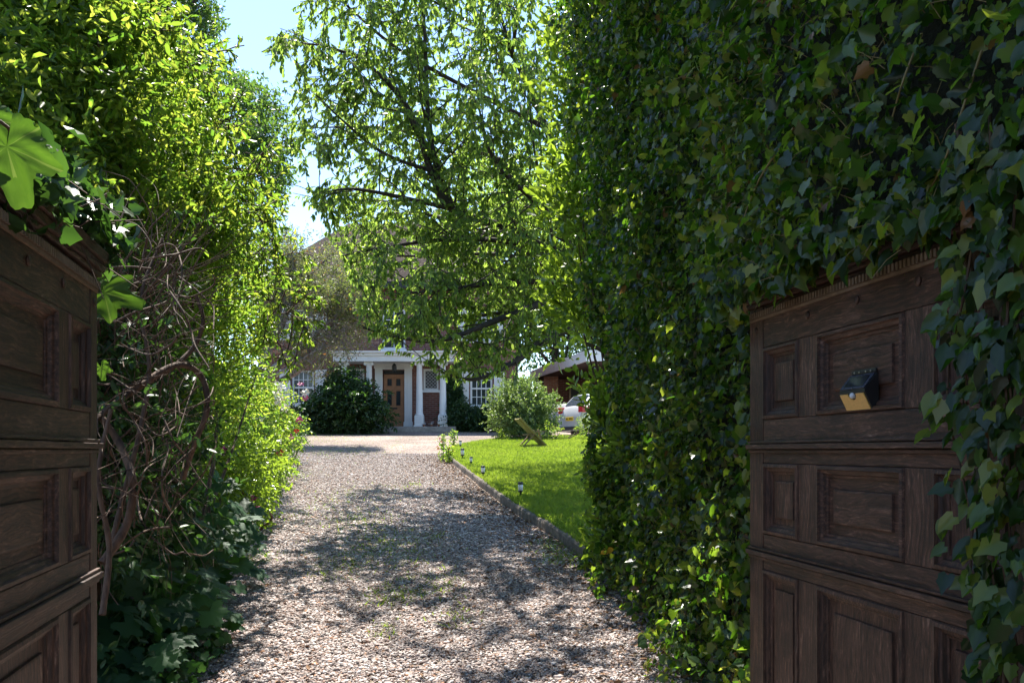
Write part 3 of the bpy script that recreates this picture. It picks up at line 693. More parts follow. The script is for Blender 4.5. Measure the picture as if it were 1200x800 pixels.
M_ypet = plain('yellow_leaf', (.75,.45,.03), .5, nscale=40, bstr=.2)

def rnd_dir(n, bias=(0,0,0), amt=1.0):
    return norm(norm(rng.normal(0,1,(n,3)))*amt+np.array(bias))
def blob_pts(blobs, n, shell=.55, flat=1.0):
    """blobs: (x,y,z,rx,ry,rz) -> positions and outward directions; n is split by surface"""
    b = np.array(blobs, float); wgt = (b[:,3]*b[:,4]+b[:,4]*b[:,5]+b[:,3]*b[:,5]); wgt/=wgt.sum()
    idx = rng.choice(len(b), n, p=wgt); d = norm(rng.normal(0,1,(n,3)))
    r = 1-(1-shell)*rng.random(n)**1.4; r *= 1+.10*rng.standard_normal(n)
    # lumpy radius
    lump = 1+.22*np.sin(d[:,0]*5+idx*1.7)*np.sin(d[:,1]*4+idx*2.3)+.15*np.sin(d[:,2]*9+idx)
    return b[idx,:3]+d*b[idx,3:6]*(r*lump)[:,None], d
def sprigs(p, d, per=9, L=.2, droop=.1, splay=.9):
    """turn every per-th point into a short shoot carrying per leaves"""
    m=max(1,len(p)//per); a=p[:m]; o=norm(d[:m]+.8*norm(rng.normal(0,1,(m,3)))+np.array([0,0,.35-droop]))
    t=np.linspace(.1,1,per)[None,:,None]; Ls=(L*rng.uniform(.5,1.4,m))[:,None,None]
    sag=np.array([0,0,-1.])[None,None,:]*(t**2)*Ls*(droop+.15)
    q=(a[:,None,:]+o[:,None,:]*t*Ls+sag).reshape(-1,3)
    dd=norm(np.repeat(o,per,0)*.75+splay*norm(rng.normal(0,1,(m*per,3)))+np.array([0,0,-droop]))
    return q+rng.normal(0,.008,q.shape), dd
def core_blobs(name, blobs, mat, parent, k=.72):
    mb=MB()
    for (x,y,z,rx,ry,rz_) in blobs:
        bm2=bmesh.new(); bmesh.ops.create_icosphere(bm2,subdivisions=3,radius=1)
        for v in bm2.verts:
            v.co *= 1+.25*noise.noise(v.co*2.2+Vector((x,y,z)))
            v.co=Vector((x+v.co.x*rx*k,y+v.co.y*ry*k,z+v.co.z*rz_*k))
        mb.merge(bm2)
    return mb.build(name,mat,parent)
def local(root, arr): return arr-np.array(root.location)
def leaves_obj(name, root, pos, d, mat, size, tmpl, out=.6, droop=.3, up=.5, width=1.0, attr=None):
    n=len(pos); sz=size*rng.uniform(.65,1.25,n)
    direc=norm(norm(rng.normal(0,1,(n,3)))*.8+d*out+np.array([0,0,-droop]))
    nr=norm(norm(rng.normal(0,1,(n,3)))*.7+d*.6+np.array([0,0,up]))
    me=leaf_mesh(name, local(root,pos) if root else pos, direc, nr, sz, tmpl, rng, attr, width)
    return link(name, me, mat, root)
def shrub(name, loc, blobs, n, mat, size, tmpl, label, cat, core=True, coremat=None, stems=7, group=None, **k):
    root=empty(name,loc,0,label,cat,group); lb=[(a-loc[0],b-loc[1],c-loc[2],r1,r2,r3) for a,b,c,r1,r2,r3 in blobs]
    p,d=blob_pts(blobs,n,k.pop('shell',.55)); per=k.pop('per',9); p,d=sprigs(p,d,per,size*k.pop('sl',3.0),k.get('droop',.3)*.5); k['out']=1.2; leaves_obj('foliage',root,p,d,mat,size,tmpl,**k)
    tb=TB()
    for i in range(stems):
        b=lb[i%len(lb)]; e=Vector((b[0],b[1],b[2]))+Vector(rng.normal(0,.3,3))*b[3]
        s=Vector((rng.normal(0,.1),rng.normal(0,.1),-.03)); m=(s+e)/2+Vector(rng.normal(0,.12,3))
        tb.tube(smooth_path([s,m,e],4),.02+.01*b[3],.005,5)
    tb.build('stems',B_brown,root)
    return root

# tree from limb polylines -> branches, twigs and hanging leaves
def grow(tb, limbs, sub, twig, leaf_per, r_keep=None,  droop=.2, seed=1, up=.15, len1=(.7,1.5), len2=(.25,.55), twn=6, t0=.12):
    rs=random.Random(seed); anchors=[]; dirs=[]
    def rv(): return Vector((rs.gauss(0,1),rs.gauss(0,1),rs.gauss(0,1))).normalized()
    def twigf(p,d,L,r):
        pts=[p]; q=p.copy(); dd=d.normalized(); ns=4
        for i in range(ns):
            dd=(dd+rv()*.22+Vector((0,0,-droop*.35))).normalized(); q=q+dd*L/ns; pts.append(q.copy())
        if r_keep and not r_keep(pts[-1]): return
        tb.tube(pts,r,r*.4,3)
        for j in range(leaf_per):
            t=rs.random()**.8*ns; i=min(int(t),ns-1); a=pts[i].lerp(pts[i+1],t-i); anchors.append(tuple(a)); dirs.append(tuple((pts[i+1]-pts[i]).normalized()))
    for (path,r0,r1) in limbs:
        sp=smooth_path(path,5); tb.tube(sp,r0,r1,8,.06)
        tot=sum((b-a).length for a,b in zip(sp,sp[1:])); nb=max(3,int(tot*sub))
        for i in range(nb):
            t=(t0+(1-t0)*(i+rs.random())/nb)*(len(sp)-1); k=min(int(t),len(sp)-2); p=sp[k].lerp(sp[k+1],t-k); d0=(sp[k+1]-sp[k]).normalized()
            d=(d0*.7+rv()*.95+Vector((0,0,up))).normalized(); L=rs.uniform(*len1); r=max(.006,.35*(r0+(r1-r0)*t/len(sp)))
            pts=[p]; q=p.copy(); dd=d; ns=6
            for j in range(ns): dd=(dd+rv()*.2+Vector((0,0,.03))).normalized(); q=q+dd*L/ns; pts.append(q.copy())
            if r_keep and not r_keep(pts[-1]): 
                pts=pts[:4]
                if not r_keep(pts[-1]): continue
            tb.tube(pts,r,.004,4)
            for j in range(twn):
                tt=(.15+.85*(j+rs.random())/twn)*(len(pts)-1); kk=min(int(tt),len(pts)-2); pp=pts[kk].lerp(pts[kk+1],tt-kk)
                twigf(pp,(pts[kk+1]-pts[kk]).normalized()*.6+rv()*.9,rs.uniform(*len2),.004)
    return np.array(anchors),np.array(dirs)

# ------------------------------------------------------------------ ivy hedge on the right
def hedge_x(y,z):
    """x of the drive-side face"""
    base=.80+.095*(6.7-y)
    over=np.where(z>2.0, -.09*(z-2.0), 0)
    gp=.92+.168*(3.3-y)-.13
    near=np.where((y<3.5)&(z>2.02), np.minimum(base+over,gp), base+over)
    nz=.09*np.sin(y*3.1+z*1.3)*np.sin(z*2.7+y*.7)+.05*np.sin(y*7.3-z*5.1)
    foot=np.clip(.55-(z-SL*y),0,.5)*-.22*((y>3.8)&(y<7))
    near=near+foot
    return near+nz*(y>3.4)+nz*.4*(y<=3.4)
hd=empty('ivy_hedge',(1.6,5.0,gz(5)),0,'tall dark wall of glossy ivy above and beyond the right gate','hedge')
hl=np.array(hd.location)
n=66000
y=rng.uniform(1.3,7.1,n); z=SL*y+(6.0-SL*y)*rng.random(n)
keep=(z>2.06+.05*np.sin(y*23)+.03*np.sin(y*57))|(y>3.42); y,z=y[keep],z[keep]; n=len(y)
dep=rng.random(n)**1.1*.36-.10+.05*np.sin(y*11+z*9)*np.sin(z*13-y*4)
x=hedge_x(y,z)+dep
pos=np.stack([x,y,z],1)
dvec=norm(np.stack([rng.normal(-.35,.5,n), rng.normal(-.1,.75,n), rng.normal(-.6,.6,n)],1))
nv=norm(np.stack([rng.normal(-.8,.5,n), rng.normal(-.1,.75,n), rng.normal(.35,.65,n)],1))
sz=(.022+.046*rng.random(n)**2)*np.where(y<3.4,.95,1)
link('foliage',leaf_mesh('foliage',pos-hl,dvec,nv,sz,T_IVY,rng),L_ivy,hd)
# far end and top of the hedge
n=9000; yy=7.0+rng.normal(0,.15,n); xx=rng.uniform(.45,2.6,n); zz=rng.uniform(.5,6.1,n); xx=np.maximum(xx,hedge_x(np.full(n,6.9),zz)-.05)
p1=np.stack([xx,yy,zz],1); n2=9000; p2=np.stack([rng.uniform(.4,2.6,n2),rng.uniform(1.3,7.1,n2),6.0+rng.normal(0,.15,n2)],1)
p3=np.concatenate([p1,p2]); link('foliage',leaf_mesh('foliage',p3-hl,rnd_dir(len(p3),(0,.2,-.4)),rnd_dir(len(p3),(0,.5,.5)),rng.uniform(.05,.08,len(p3)),T_IVY,rng),L_ivy,hd)
# solid dark core added inside the hedge to block light and gaps
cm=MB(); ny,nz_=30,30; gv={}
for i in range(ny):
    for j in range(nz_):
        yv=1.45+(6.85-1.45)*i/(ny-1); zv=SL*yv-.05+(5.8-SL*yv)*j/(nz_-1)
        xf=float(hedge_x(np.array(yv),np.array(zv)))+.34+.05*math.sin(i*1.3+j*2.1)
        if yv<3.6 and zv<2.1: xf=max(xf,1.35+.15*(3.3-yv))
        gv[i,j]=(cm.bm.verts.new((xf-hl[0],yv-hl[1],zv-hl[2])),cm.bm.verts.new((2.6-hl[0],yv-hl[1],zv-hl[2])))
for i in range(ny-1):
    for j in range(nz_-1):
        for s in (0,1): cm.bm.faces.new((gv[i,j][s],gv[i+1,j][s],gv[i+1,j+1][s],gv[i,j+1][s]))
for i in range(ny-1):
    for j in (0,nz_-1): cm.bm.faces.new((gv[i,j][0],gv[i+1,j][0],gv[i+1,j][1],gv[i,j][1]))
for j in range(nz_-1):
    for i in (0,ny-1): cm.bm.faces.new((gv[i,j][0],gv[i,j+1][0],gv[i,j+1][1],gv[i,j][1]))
bmesh.ops.recalc_face_normals(cm.bm,faces=cm.bm.faces); cm.build('solid_core',M_core,hd)
# stalks sticking out of the ivy
tb=TB()
for i in range(1500):
    yv=random.uniform(1.5,6.8); zv=random.uniform(2.0 if yv<3.4 else .5,5.2); xf=float(hedge_x(np.array(yv),np.array(zv)))
    p=Vector((xf+.05,yv,zv))-Vector(hl); d=Vector((-.5,random.gauss(0,.5),random.gauss(-.1,.6))).normalized(); L=random.uniform(.05,.16)
    tb.tube([p,p+d*L*.5+Vector((0,0,.01)),p+d*L],.0016,.001,3)
for (pp) in ([(1080,40,2.2),(1060,90,2.15),(1045,140,2.2)],[(930,150,2.6),(890,210,2.9),(870,260,3.0)],[(1150,60,2.0),(1110,180,2.0),(1085,230,2.1)]):
    tb.tube(smooth_path([P(*q)-Vector(hl) for q in pp],5),.004,.002,5)
tb.build('stalks',plain('ivy_stalk',(.22,.16,.06),.6,bstr=0),hd)
# unseen canopy added above the gateway to shade the gates and upper ivy
bl=[(.9,4.0,5.0,1.1,.9,.5),(.2,4.6,5.6,.9,.8,.4),(1.6,3.2,5.2,1,1,.6),(.1,3.2,4.9,.7,.8,.35),(.4,5.5,5.7,1.0,.8,.45),(-.6,5.2,5.7,.8,.7,.4)]
p_,d_=blob_pts(bl,24000,.15); leaves_obj('foliage',hd,p_,d_,L_ivy,.085,T_IVY)
# ivy strands hanging in front of the gate hinge side
st=empty('hanging_ivy',(1.10,1.95,2.1),0,'large glossy ivy leaves hanging down over the hinge side of the right gate','ivy')
pts=[];tb=TB()
for i in range(15):
    yv=random.uniform(1.66,2.0) if i>3 else random.uniform(1.95,2.06); xg=.92+.168*(3.305-yv)-.045-random.random()*.07
    z1=2.25; z0=random.choice([1.9,1.75,1.5,1.2,.9,.5]) if yv>1.94 else random.uniform(.3,1.1)
    path=[Vector((xg+.02*math.sin(k*1.3+i),yv+.03*math.sin(k*.9+i*2),z1+(z0-z1)*k/8)) for k in range(9)]
    tb.tube([q-Vector(st.location) for q in path],.004,.002,5)
    m=int((z1-z0)*36*(1.4 if yv<1.95 else 1))
    for k in range(m):
        t=random.random()*8; kk=min(int(t),7); q=path[kk].lerp(path[kk+1],t-kk); pts.append((q.x-random.random()*.05,q.y+random.gauss(0,.035),q.z))
pts=np.array(pts); n=len(pts)
dv=norm(np.stack([rng.normal(-.3,.3,n),rng.normal(.15,.5,n),rng.normal(-.9,.35,n)],1)); nv=norm(np.stack([rng.normal(-.9,.3,n),rng.normal(-.5,.4,n),rng.normal(.35,.35,n)],1))
link('foliage',leaf_mesh('foliage',pts-np.array(st.location),dv,nv,rng.uniform(.032,.068,n),T_IVY,rng,None,.85),L_ivy,st); tb.build('stems',B_brown,st)
# ivy fringe along cornice
n=420; yv=rng.uniform(1.9,3.4,n); xg=.92+.168*(3.305-yv)-.07-rng.random(n)*.06; zv=2.17-abs(rng.normal(0,.045,n))-.03*(np.sin(yv*31)>.5)
fr_=np.stack([xg,yv,zv],1); link('foliage',leaf_mesh('foliage',fr_-hl,norm(np.stack([rng.normal(-.2,.3,n),rng.normal(0,.5,n),rng.normal(-.9,.3,n)],1)),norm(np.stack([rng.normal(-.9,.3,n),rng.normal(-.4,.5,n),rng.normal(.3,.4,n)],1)),rng.uniform(.04,.075,n),T_IVY,rng),L_ivy,hd)
# ivy creeping round the gate's free edge
n=110; yv=3.36+rng.normal(0,.03,n); zv=np.concatenate([rng.uniform(.4,1.25,70),rng.uniform(1.25,2.1,40)]); xv=.90+rng.normal(0,.025,n)+.02
fr_=np.stack([xv,yv,zv],1); link('foliage',leaf_mesh('foliage',fr_-hl,norm(rng.normal(0,.5,(n,3))+[-.2,-.2,-.7]),norm(rng.normal(0,.4,(n,3))+[-.5,-.8,.3]),rng.uniform(.035,.06,n),T_IVY,rng),L_ivy,hd)

# laurel growing out of the far end of the hedge
lb=[]
for px,py,Y,r in ((668,70,7.6,.34),(672,140,7.6,.34),(668,210,7.7,.36),(662,270,7.8,.38),(668,330,7.8,.36),(676,390,7.8,.3),(690,30,7.6,.4),(690,450,7.7,.28),(700,180,7.6,.4),(700,300,7.8,.4),(645,240,7.9,.25),(650,360,8.0,.25),(640,60,7.8,.22)):
    q=P(px+26,py,Y); r*=.85; lb.append((q.x,q.y,q.z,r,r,r*1.15))
lau=shrub('laurel',(1.55,7.5,gz(7.5)+LH),lb,6500,L_laurel,.095,T_ELL,'tall bright green laurel with long pointed leaves at the far end of the ivy hedge','laurel',stems=13,out=.9,droop=-.35,shell=.35)
lb=[(P(px,py,Y).x,Y,P(px,py,Y).z,r,r,r) for px,py,Y,r in ((715,480,7.0,.22),(712,560,6.9,.2),(720,630,6.7,.22),(740,520,6.3,.2))]
p_,d_=blob_pts(lb,1600,.3); leaves_obj('foliage',lau,p_,d_,L_laurel,.075,T_ELL,out=.9,droop=-.2)
# yellow leaf caught at the foot of the hedge
q=P(711,645,6.5); yl=MB(); ring=[]
for k in range(12):
    a=2*math.pi*k/12; ring.append(((.055*math.cos(a)),-.004*math.sin(a*2),.026*math.sin(a)+.012*math.cos(a)))
yl.prism(ring,(0,.003,0)); o=yl.build('yellow_leaf',M_ypet); o.location=q; tag(o,'single bright yellow leaf on the hedge where it meets the lawn kerb','leaf')

# ------------------------------------------------------------------ cherry tree
TR=(1.75,12.6,gz(12.6)+LH)
ch=empty('cherry_tree',TR,0,'spreading tree with drooping pointed leaves leaning over the middle of the drive','tree')
fork=Vector((1.25,12.4,3.9))
limbs=[([Vector(TR)-Vector((0,0,.1)),Vector((1.7,12.6,2.2)),Vector((1.5,12.5,3.1)),fork],.15,.11),
 ([fork,P(610,275,12),P(530,245,11.5),P(505,200,11.3),P(480,130,11),P(430,75,10.8),P(385,56,10.5),P(348,50,10.3)],.075,.006),
 ([P(530,245,11.5),P(505,170,11.5),P(500,100,11.6),P(495,0,12),P(480,-70,12)],.05,.01),
 ([P(720,390,12.5),P(670,385,12.1),P(635,400,11.6),P(600,425,11),P(560,444,10.6),P(530,440,10.3)],.08,.01),
 ([P(700,340,12.5),P(650,350,11.8),P(590,372,11),P(520,398,10.5),P(470,396,10.2),P(425,384,10)],.06,.008),
 ([fork,P(640,150,12.5),P(600,60,12.3),P(570,-40,12.3)],.07,.01),
 ([fork,P(600,200,13),P(530,170,13.3),P(450,150,13.5),P(365,150,13.6)],.06,.008),
 ([P(530,245,11.5),P(440,225,11),P(400,222,10.7),P(368,230,10.5)],.035,.004),
 ([fork,P(600,300,13.5),P(500,300,14),P(420,300,14)],.05,.008),
 ([fork,P(680,100,12.5),P(690,0,12.5),P(700,-100,12.5)],.07,.015),
 ([fork,P(620,290,11.8),P(540,280,11.3),P(450,290,11),P(400,300,10.9)],.05,.008),
 ([fork,P(600,330,11.4),P(520,340,10.8),P(450,345,10.5)],.05,.008),
 ([P(505,200,11.3),P(450,180,11),P(400,140,10.8),P(370,110,10.6)],.03,.006),
 ([P(640,150,12.5),P(560,110,12.2),P(470,60,12),P(410,10,12),P(370,-30,12)],.04,.008),
 ([P(600,60,12.3),P(540,20,12),P(450,-30,11.8)],.03,.008),
 ([P(650,350,11.8),P(650,290,11.2),P(630,200,10.8),P(620,120,10.6)],.035,.008),
 ([fork,P(640,250,11.2),P(580,190,10.6),P(560,120,10.3)],.05,.01),
 ([fork,P(650,330,14),P(600,340,15.5),P(560,350,17)],.07,.01),([fork,P(680,300,14.5),P(670,320,16.5),P(650,340,18)],.07,.01),([fork,P(740,250,14.5),P(760,270,16.5),P(770,300,18)],.07,.01),
 ([fork,P(560,270,13.5),P(490,250,14.5),P(440,260,15)],.05,.008),([fork,P(620,360,12.2),P(560,370,11.8),P(500,375,11.4)],.045,.008),([fork,P(800,250,12.5),P(880,250,12.5)],.06,.01),([fork,P(820,150,14),P(900,120,15)],.06,.01),
 ([P(495,0,12),Vector((-1.1,10.6,7.9)),Vector((-.8,9.4,7.4)),Vector((-.5,8.5,7.0))],.03,.008),([P(495,0,12),Vector((-1.7,10.8,7.9)),Vector((-1.95,9.8,7.4))],.03,.008),([P(600,60,12.3),Vector((.2,10.8,7.6)),Vector((.5,9.6,7.1)),Vector((.3,8.7,6.9))],.03,.008)]
def ckeep(p):
    px=600+1000*p.x/p.y; py=528-1000*(p.z-EYE)/p.y
    if py>452: return False
    lim=np.interp(py,[-300,-100,0,60,100,200,260,300,380,430,460],[420,380,350,300,338,318,372,400,420,450,500])
    if px<lim: return False
    if px<500 and py>425: return False
    if px>606 and py>np.interp(px,[606,625,700,800],[440,412,405,405]): return False
    return True
tb=TB(); loc0=Vector(TR)
A_,Dd=grow(tb,[([q-loc0 for q in path],a,b) for path,a,b in limbs],6.0,6,20,lambda p:ckeep(p+loc0),.5,5,twn=9,len1=(.6,1.45))
tb.build('trunk',B_cherry,ch)
n=len(A_); hang=norm(Dd*.45+norm(rng.normal(0,1,(n,3)))*.55+np.array([0,0,-.75]))
bk,_d=blob_pts([(1.5,14,5.6,1.7,1.4,1.1),(2.6,15.5,6,1.7,1.5,1.2),(.6,15.6,6.2,1.5,1.4,1.1),(3.2,13.2,6,1.7,1.6,1.3),(1.6,17.3,6.4,1.8,1.3,1.1),(3.6,17.3,6.2,1.8,1.5,1.1),(2.2,12,6.6,1.5,1.3,1.2),(0,13.5,5.5,1.2,1.2,.9),(.4,16,6,1.3,1.3,.9),(-.5,15.4,6.2,1.2,1.2,.9),(.7,18,6.3,1.4,1.3,.9),(-.2,18.2,6.6,1.2,1.2,.9)],28000,.25)
bk=bk-np.array(TR); A_=np.concatenate([A_,bk]); hang=np.concatenate([hang,rnd_dir(len(bk),(0,0,-.7))]); n=len(A_)
link('crown',leaf_mesh('crown',A_,hang,norm(norm(rng.normal(0,1,(n,3)))+np.array([0,0,.3])),rng.uniform(.05,.095,n),T_ELL,rng,None,.95),L_cherry,ch)
print('cherry leaves',n)

# ------------------------------------------------------------------ left: bright shrub, woody vines, flower bed
yb=[]
for px,py,Y,r in ((-30,40,4.2,.55),(50,30,4.6,.6),(130,40,5.2,.6),(60,120,4.6,.5),(150,120,5.4,.55),(90,200,5.0,.5),(180,190,6.0,.55),(215,240,6.6,.5),(180,270,6.2,.5),(235,300,7.4,.55),(200,350,7.0,.5),(255,370,8.2,.55),(215,420,7.4,.5),(270,430,9.0,.5),(250,480,9.5,.5),(130,300,5.4,.4),(150,-40,5.4,.6),(40,-60,4.6,.7),(235,180,7,.35),(205,110,6.2,.35),(275,330,9,.35),(-60,180,3.8,.5),(20,210,4.0,.35),(160,430,6,.4),(170,500,6.2,.4)):
    q=P(px,py,Y); yb.append((q.x,q.y,q.z,r,r,r*1.1))
def _cl(b,m=0):
    px=600+1000*b[0]/b[1]; py=528-1000*(b[2]-EYE)/b[1]; rp=b[3]*1000/b[1]
    lim=np.interp(py,[-60,0,130,220,300,430,520],[110,150,220,268,288,318,335])-m
    if px+rp*.95>lim: px=lim-rp*.95
    return ((px-600)*b[1]/1000,)+tuple(b[1:])
yb=[_cl(b) for b in yb]
for _i in range(90):
    b_=yb[rng.integers(0,25)]; d_=norm(rng.normal(0,1,3)+np.array([.5,-.5,.3])); r_=rng.uniform(.12,.26)
    yb.append(_cl((b_[0]+d_[0]*b_[3]*.95,b_[1]+d_[1]*b_[3]*.95,b_[2]+d_[2]*b_[3]*.95,r_,r_,r_),rng.uniform(-25,25)))
ysh=shrub('climbing_shrub',(-2.6,6.2,gz(6.2)),yb,105000,L_yell,.058,T_ELL,'towering yellow green climbing shrub lit by the sun along the left of the drive','shrub',stems=26,out=.8,droop=0,up=.3,shell=.15,width=.85,sl=3.6,per=7)
# arching sprays that break the outline
lim=[]; yl_=Vector(ysh.location)
for py in list(range(10,440,24)):
    e_=np.interp(py,[-60,0,130,220,300,430],[110,150,220,268,288,318])-25; Y=float(np.interp(py,[0,430],[5.4,8.5]))+rng.uniform(-.5,.5); L_=rng.uniform(35,80); u_=rng.uniform(5,45)
    lim.append(([P(e_-30,py+15,Y)-yl_,P(e_+L_*.35,py-u_*.6,Y-.1)-yl_,P(e_+L_*.75,py-u_*.7,Y-.2)-yl_,P(e_+L_,py-u_*.35,Y-.3)-yl_],.008,.002))
tb=TB(); A_,Dd=grow(tb,lim,7,6,11,None,.45,77,len1=(.15,.4),len2=(.08,.22),twn=5); tb.build('stems',B_brown,ysh); n=len(A_)
link('foliage',leaf_mesh('foliage',A_,norm(Dd+.8*norm(rng.normal(0,1,(n,3)))+np.array([0,0,-.3])),rnd_dir(n,(0,0,.5)),rng.uniform(.03,.065,n),T_ELL,rng,None,.85),L_yell,ysh)
# darker leafy mass behind it
db=[(q.x-.55,q.y+.3,q.z,r*1.25,r*1.2,r*1.2) for q,r in [(Vector(b[:3]),b[3]) for b in yb[:25] if b[2]<4.6]]
dsh=shrub('hedge',(-3.4,6.5,gz(6.5)),db,26000,L_dark,.05,T_ELL,'dark green hedge behind the bright climbing shrub on the left','hedge',stems=12,shell=.3)
# tangled woody vines by the left gate
vn=empty('woody_vine',(-1.7,3.6,gz(3.6)),0,'tangle of bare brown woody vines between the left gate and the drive','vine'); vl=Vector(vn.location)
tb=TB()
def vine(pts,r0,r1): tb.tube(smooth_path([P(*q)-vl for q in pts],6),r0,r1,7,.08)
vine([(100,500,3.3),(150,462,3.6),(200,432,3.8),(228,405,3.9),(238,375,3.9),(230,347,3.9)],.014,.008)
vine([(150,462,3.6),(205,428,3.8),(235,440,3.9),(243,478,3.9),(228,520,3.9),(215,560,4.0)],.015,.012)
vine([(120,660,3.2),(150,610,3.3),(155,560,3.3),(140,520,3.4),(120,490,3.4)],.018,.014)
vine([(110,300,3.0),(60,230,2.6),(20,190,2.4)],.008,.006)
vine([(125,330,3.2),(90,300,2.8),(50,270,2.5),(20,225,2.3),(10,170,2.2)],.006,.004)
vine([(120,720,3.1),(128,640,3.2),(115,560,3.2),(130,480,3.3)],.012,.008)
vine([(130,640,3.3),(150,560,3.4),(165,500,3.5),(175,430,3.6),(165,350,3.7),(190,280,3.9)],.012,.007)
rs=random.Random(11)
for i in range(240):
    px=rs.uniform(105,215); py=rs.uniform(280,640); Y=rs.uniform(3.0,4.4); pts=[(px,py,Y)]
    a=rs.uniform(0,6.28) if rs.random()<.5 else rs.choice([1.3,1.6,1.9,-.6,.5])
    for k in range(4):
        a+=rs.gauss(0,.4); L=rs.uniform(12,34); px+=L*math.cos(a); py-=L*math.sin(a); Y+=rs.gauss(0,.08)
        px=min(px,250); pts.append((px,py,Y))
    r=rs.choice([.001,.0015,.002,.0025,.0045]); vine(pts,r,r*.6)
for i in range(60):   # fine twigs reaching up into the foliage
    px=rs.uniform(110,200); py=rs.uniform(330,420); a=rs.uniform(.4,1.5); Y=rs.uniform(3.4,4.6); pts=[(px,py,Y)]
    for k in range(4): a+=rs.gauss(0,.15); px+=32*math.cos(a); py-=32*math.sin(a); pts.append((px,py,Y))
    vine(pts,.003,.0012)
tb.build('stems',B_brown,vn)
# leaves scattered in the tangle, dark ones
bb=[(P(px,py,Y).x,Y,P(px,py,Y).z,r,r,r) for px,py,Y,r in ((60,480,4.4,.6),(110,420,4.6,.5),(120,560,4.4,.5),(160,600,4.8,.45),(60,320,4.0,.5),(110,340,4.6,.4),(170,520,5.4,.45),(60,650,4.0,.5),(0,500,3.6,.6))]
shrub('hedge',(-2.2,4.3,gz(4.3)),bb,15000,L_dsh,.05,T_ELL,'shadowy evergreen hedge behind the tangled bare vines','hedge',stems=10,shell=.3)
core_blobs('solid_core',[(b[0]-.45-vl.x,b[1]+.35-vl.y,b[2]-vl.z,b[3],b[3],b[3]) for b in bb],M_core,vn,.8)  # solid near-black cores added behind the vines, standing in for dark depth

# big vine leaves at the top of the left gate
def big_leaf_mesh(seed, size):
    rs=random.Random(seed); nt_,nr_=90,10; V=[(0,0,0)]; A=[]
    lobes=[(0,1.0),(-58,.82),(58,.82),(-118,.6),(118,.6)]
    for i in range(nt_+1):
        th=-158+316*i/nt_; r=.58
        for a_,l_ in lobes: r=max(r,l_*math.exp(-((th-a_)/33)**2))
        tooth=1-.10*abs((i*1.0)%5-2.5)/2.5; r*=tooth
        for k in range(1,nr_+1):
            t=k/nr_; rr=r*t; vein=min(abs(th-a_) for a_,_ in lobes)
            zz=.05*min(1,vein/22)*t+.03*math.sin(th*.09+k*.8)*t-.16*rr*rr
            V.append((rr*math.cos(R(th)),rr*math.sin(R(th)),zz))
    F=[];
    for i in range(nt_):
        th=-158+316*(i+.5)/nt_; vein=min(abs(th-a_) for a_,_ in lobes)
        for k in range(nr_):
            i0=1+i*nr_+k; i1=i0+nr_
            if k==0: F.append((0,i0,i1))
            else: F.append((i0-1,i0,i1,i1-1))
            side=abs(((k+abs(vein)*.12)%2.6)-1.3)<.16
            A.append(.8 if vein<2.2/(1+.15*k)*(1.3) else .25+.25*rs.random()*.6+(.12 if side else 0))
    tot=np.array([len(f) for f in F]); L=np.concatenate([np.array(f) for f in F])
    return np_mesh('leaf',np.array(V)*size,L,np.concatenate([[0],np.cumsum(tot)[:-1]]),tot,np.array(A),True)
def big_leaf(name, pts, sz_, dirv, nv_, root, mat):
    o=link(name,big_leaf_mesh(int(pts[0]*99),sz_*.72),mat,root); X=Vector(dirv).normalized(); Z=Vector(nv_); Z=(Z-X*Z.dot(X)).normalized(); Y=Z.cross(X)
    o.matrix_basis=Matrix.Translation(pts)@Matrix((X,Y,Z)).transposed().to_4x4(); return o
L_vine=leaf_mat('vine_leaf',[(.035,.08,.015),(.05,.10,.02),(.10,.16,.05)],[(.06,.14,.01),(.09,.18,.015),(.2,.28,.05)],.6,.5,.2)
vv_=empty('grape_vine',(-1.05,1.75,2.1),0,'climbing vine with a few very large lobed leaves over the left gate','vine'); gl=Vector(vv_.location)
for (px,py,Y,s,dv,nv_) in ((8,172,1.55,.165,(.22,.1,-1),(.45,-1,.25)),(-20,140,1.6,.12,(.4,.1,-.6),(.4,-1,.1)),(122,343,2.9,.20,(1,.1,-.28),(.1,-1,.45)),(98,292,2.6,.08,(1,0,.1),(0,-1,.4)),(118,430,2.9,.07,(.2,0,-1),(.3,-1,.1))):
    big_leaf('leaf',tuple(P(px,py,Y)-gl),s,dv,nv_,vv_,L_vine)
tb=TB(); tb.tube(smooth_path([P(-40,140,1.6)-gl,P(10,150,1.6)-gl,P(30,220,2.0)-gl,P(60,270,2.3)-gl,P(95,300,2.6)-gl],5),.004,.002,5); tb.build('stem',B_brown,vv_)
# dry growth on top of the left gate
bb=[(P(px,py,Y).x,Y,P(px,py,Y).z,r,r,r*.6) for px,py,Y,r in ((10,215,2.1,.16),(50,230,2.4,.16),(90,265,2.7,.14),(-30,190,1.9,.2),(30,235,2.3,.13),(110,290,2.75,.10),(70,250,2.5,.14))]
tg=shrub('ivy_clump',(-1.25,2.4,2.13),bb,1100,L_ivy,.05,T_IVY,'dark ivy clump spilling over the top edge of the left gate','ivy',stems=0) if False else None
ic=empty('ivy_clump',(-1.22,2.35,2.13),0,'dark ivy clump spilling over the top edge of the left gate','ivy')
p_,d_=blob_pts(bb,1700,.2); leaves_obj('foliage',ic,p_,d_,L_dsh,.05,T_IVY)
tb=TB(); il=Vector(ic.location)
for i in range(60):
    px=rs.uniform(0,110); py=200+px*.65+rs.uniform(-20,20); Y=1.9+px*.007; p0=P(px,py,Y)-il; tb.tube([p0,p0+Vector((rs.gauss(0,.05),rs.gauss(0,.06),rs.gauss(0,.03))),p0+Vector((rs.gauss(.03,.08),rs.gauss(0,.1),rs.gauss(-.03,.06)))],.003,.0015,4)
tb.build('stems',B_brown,ic)

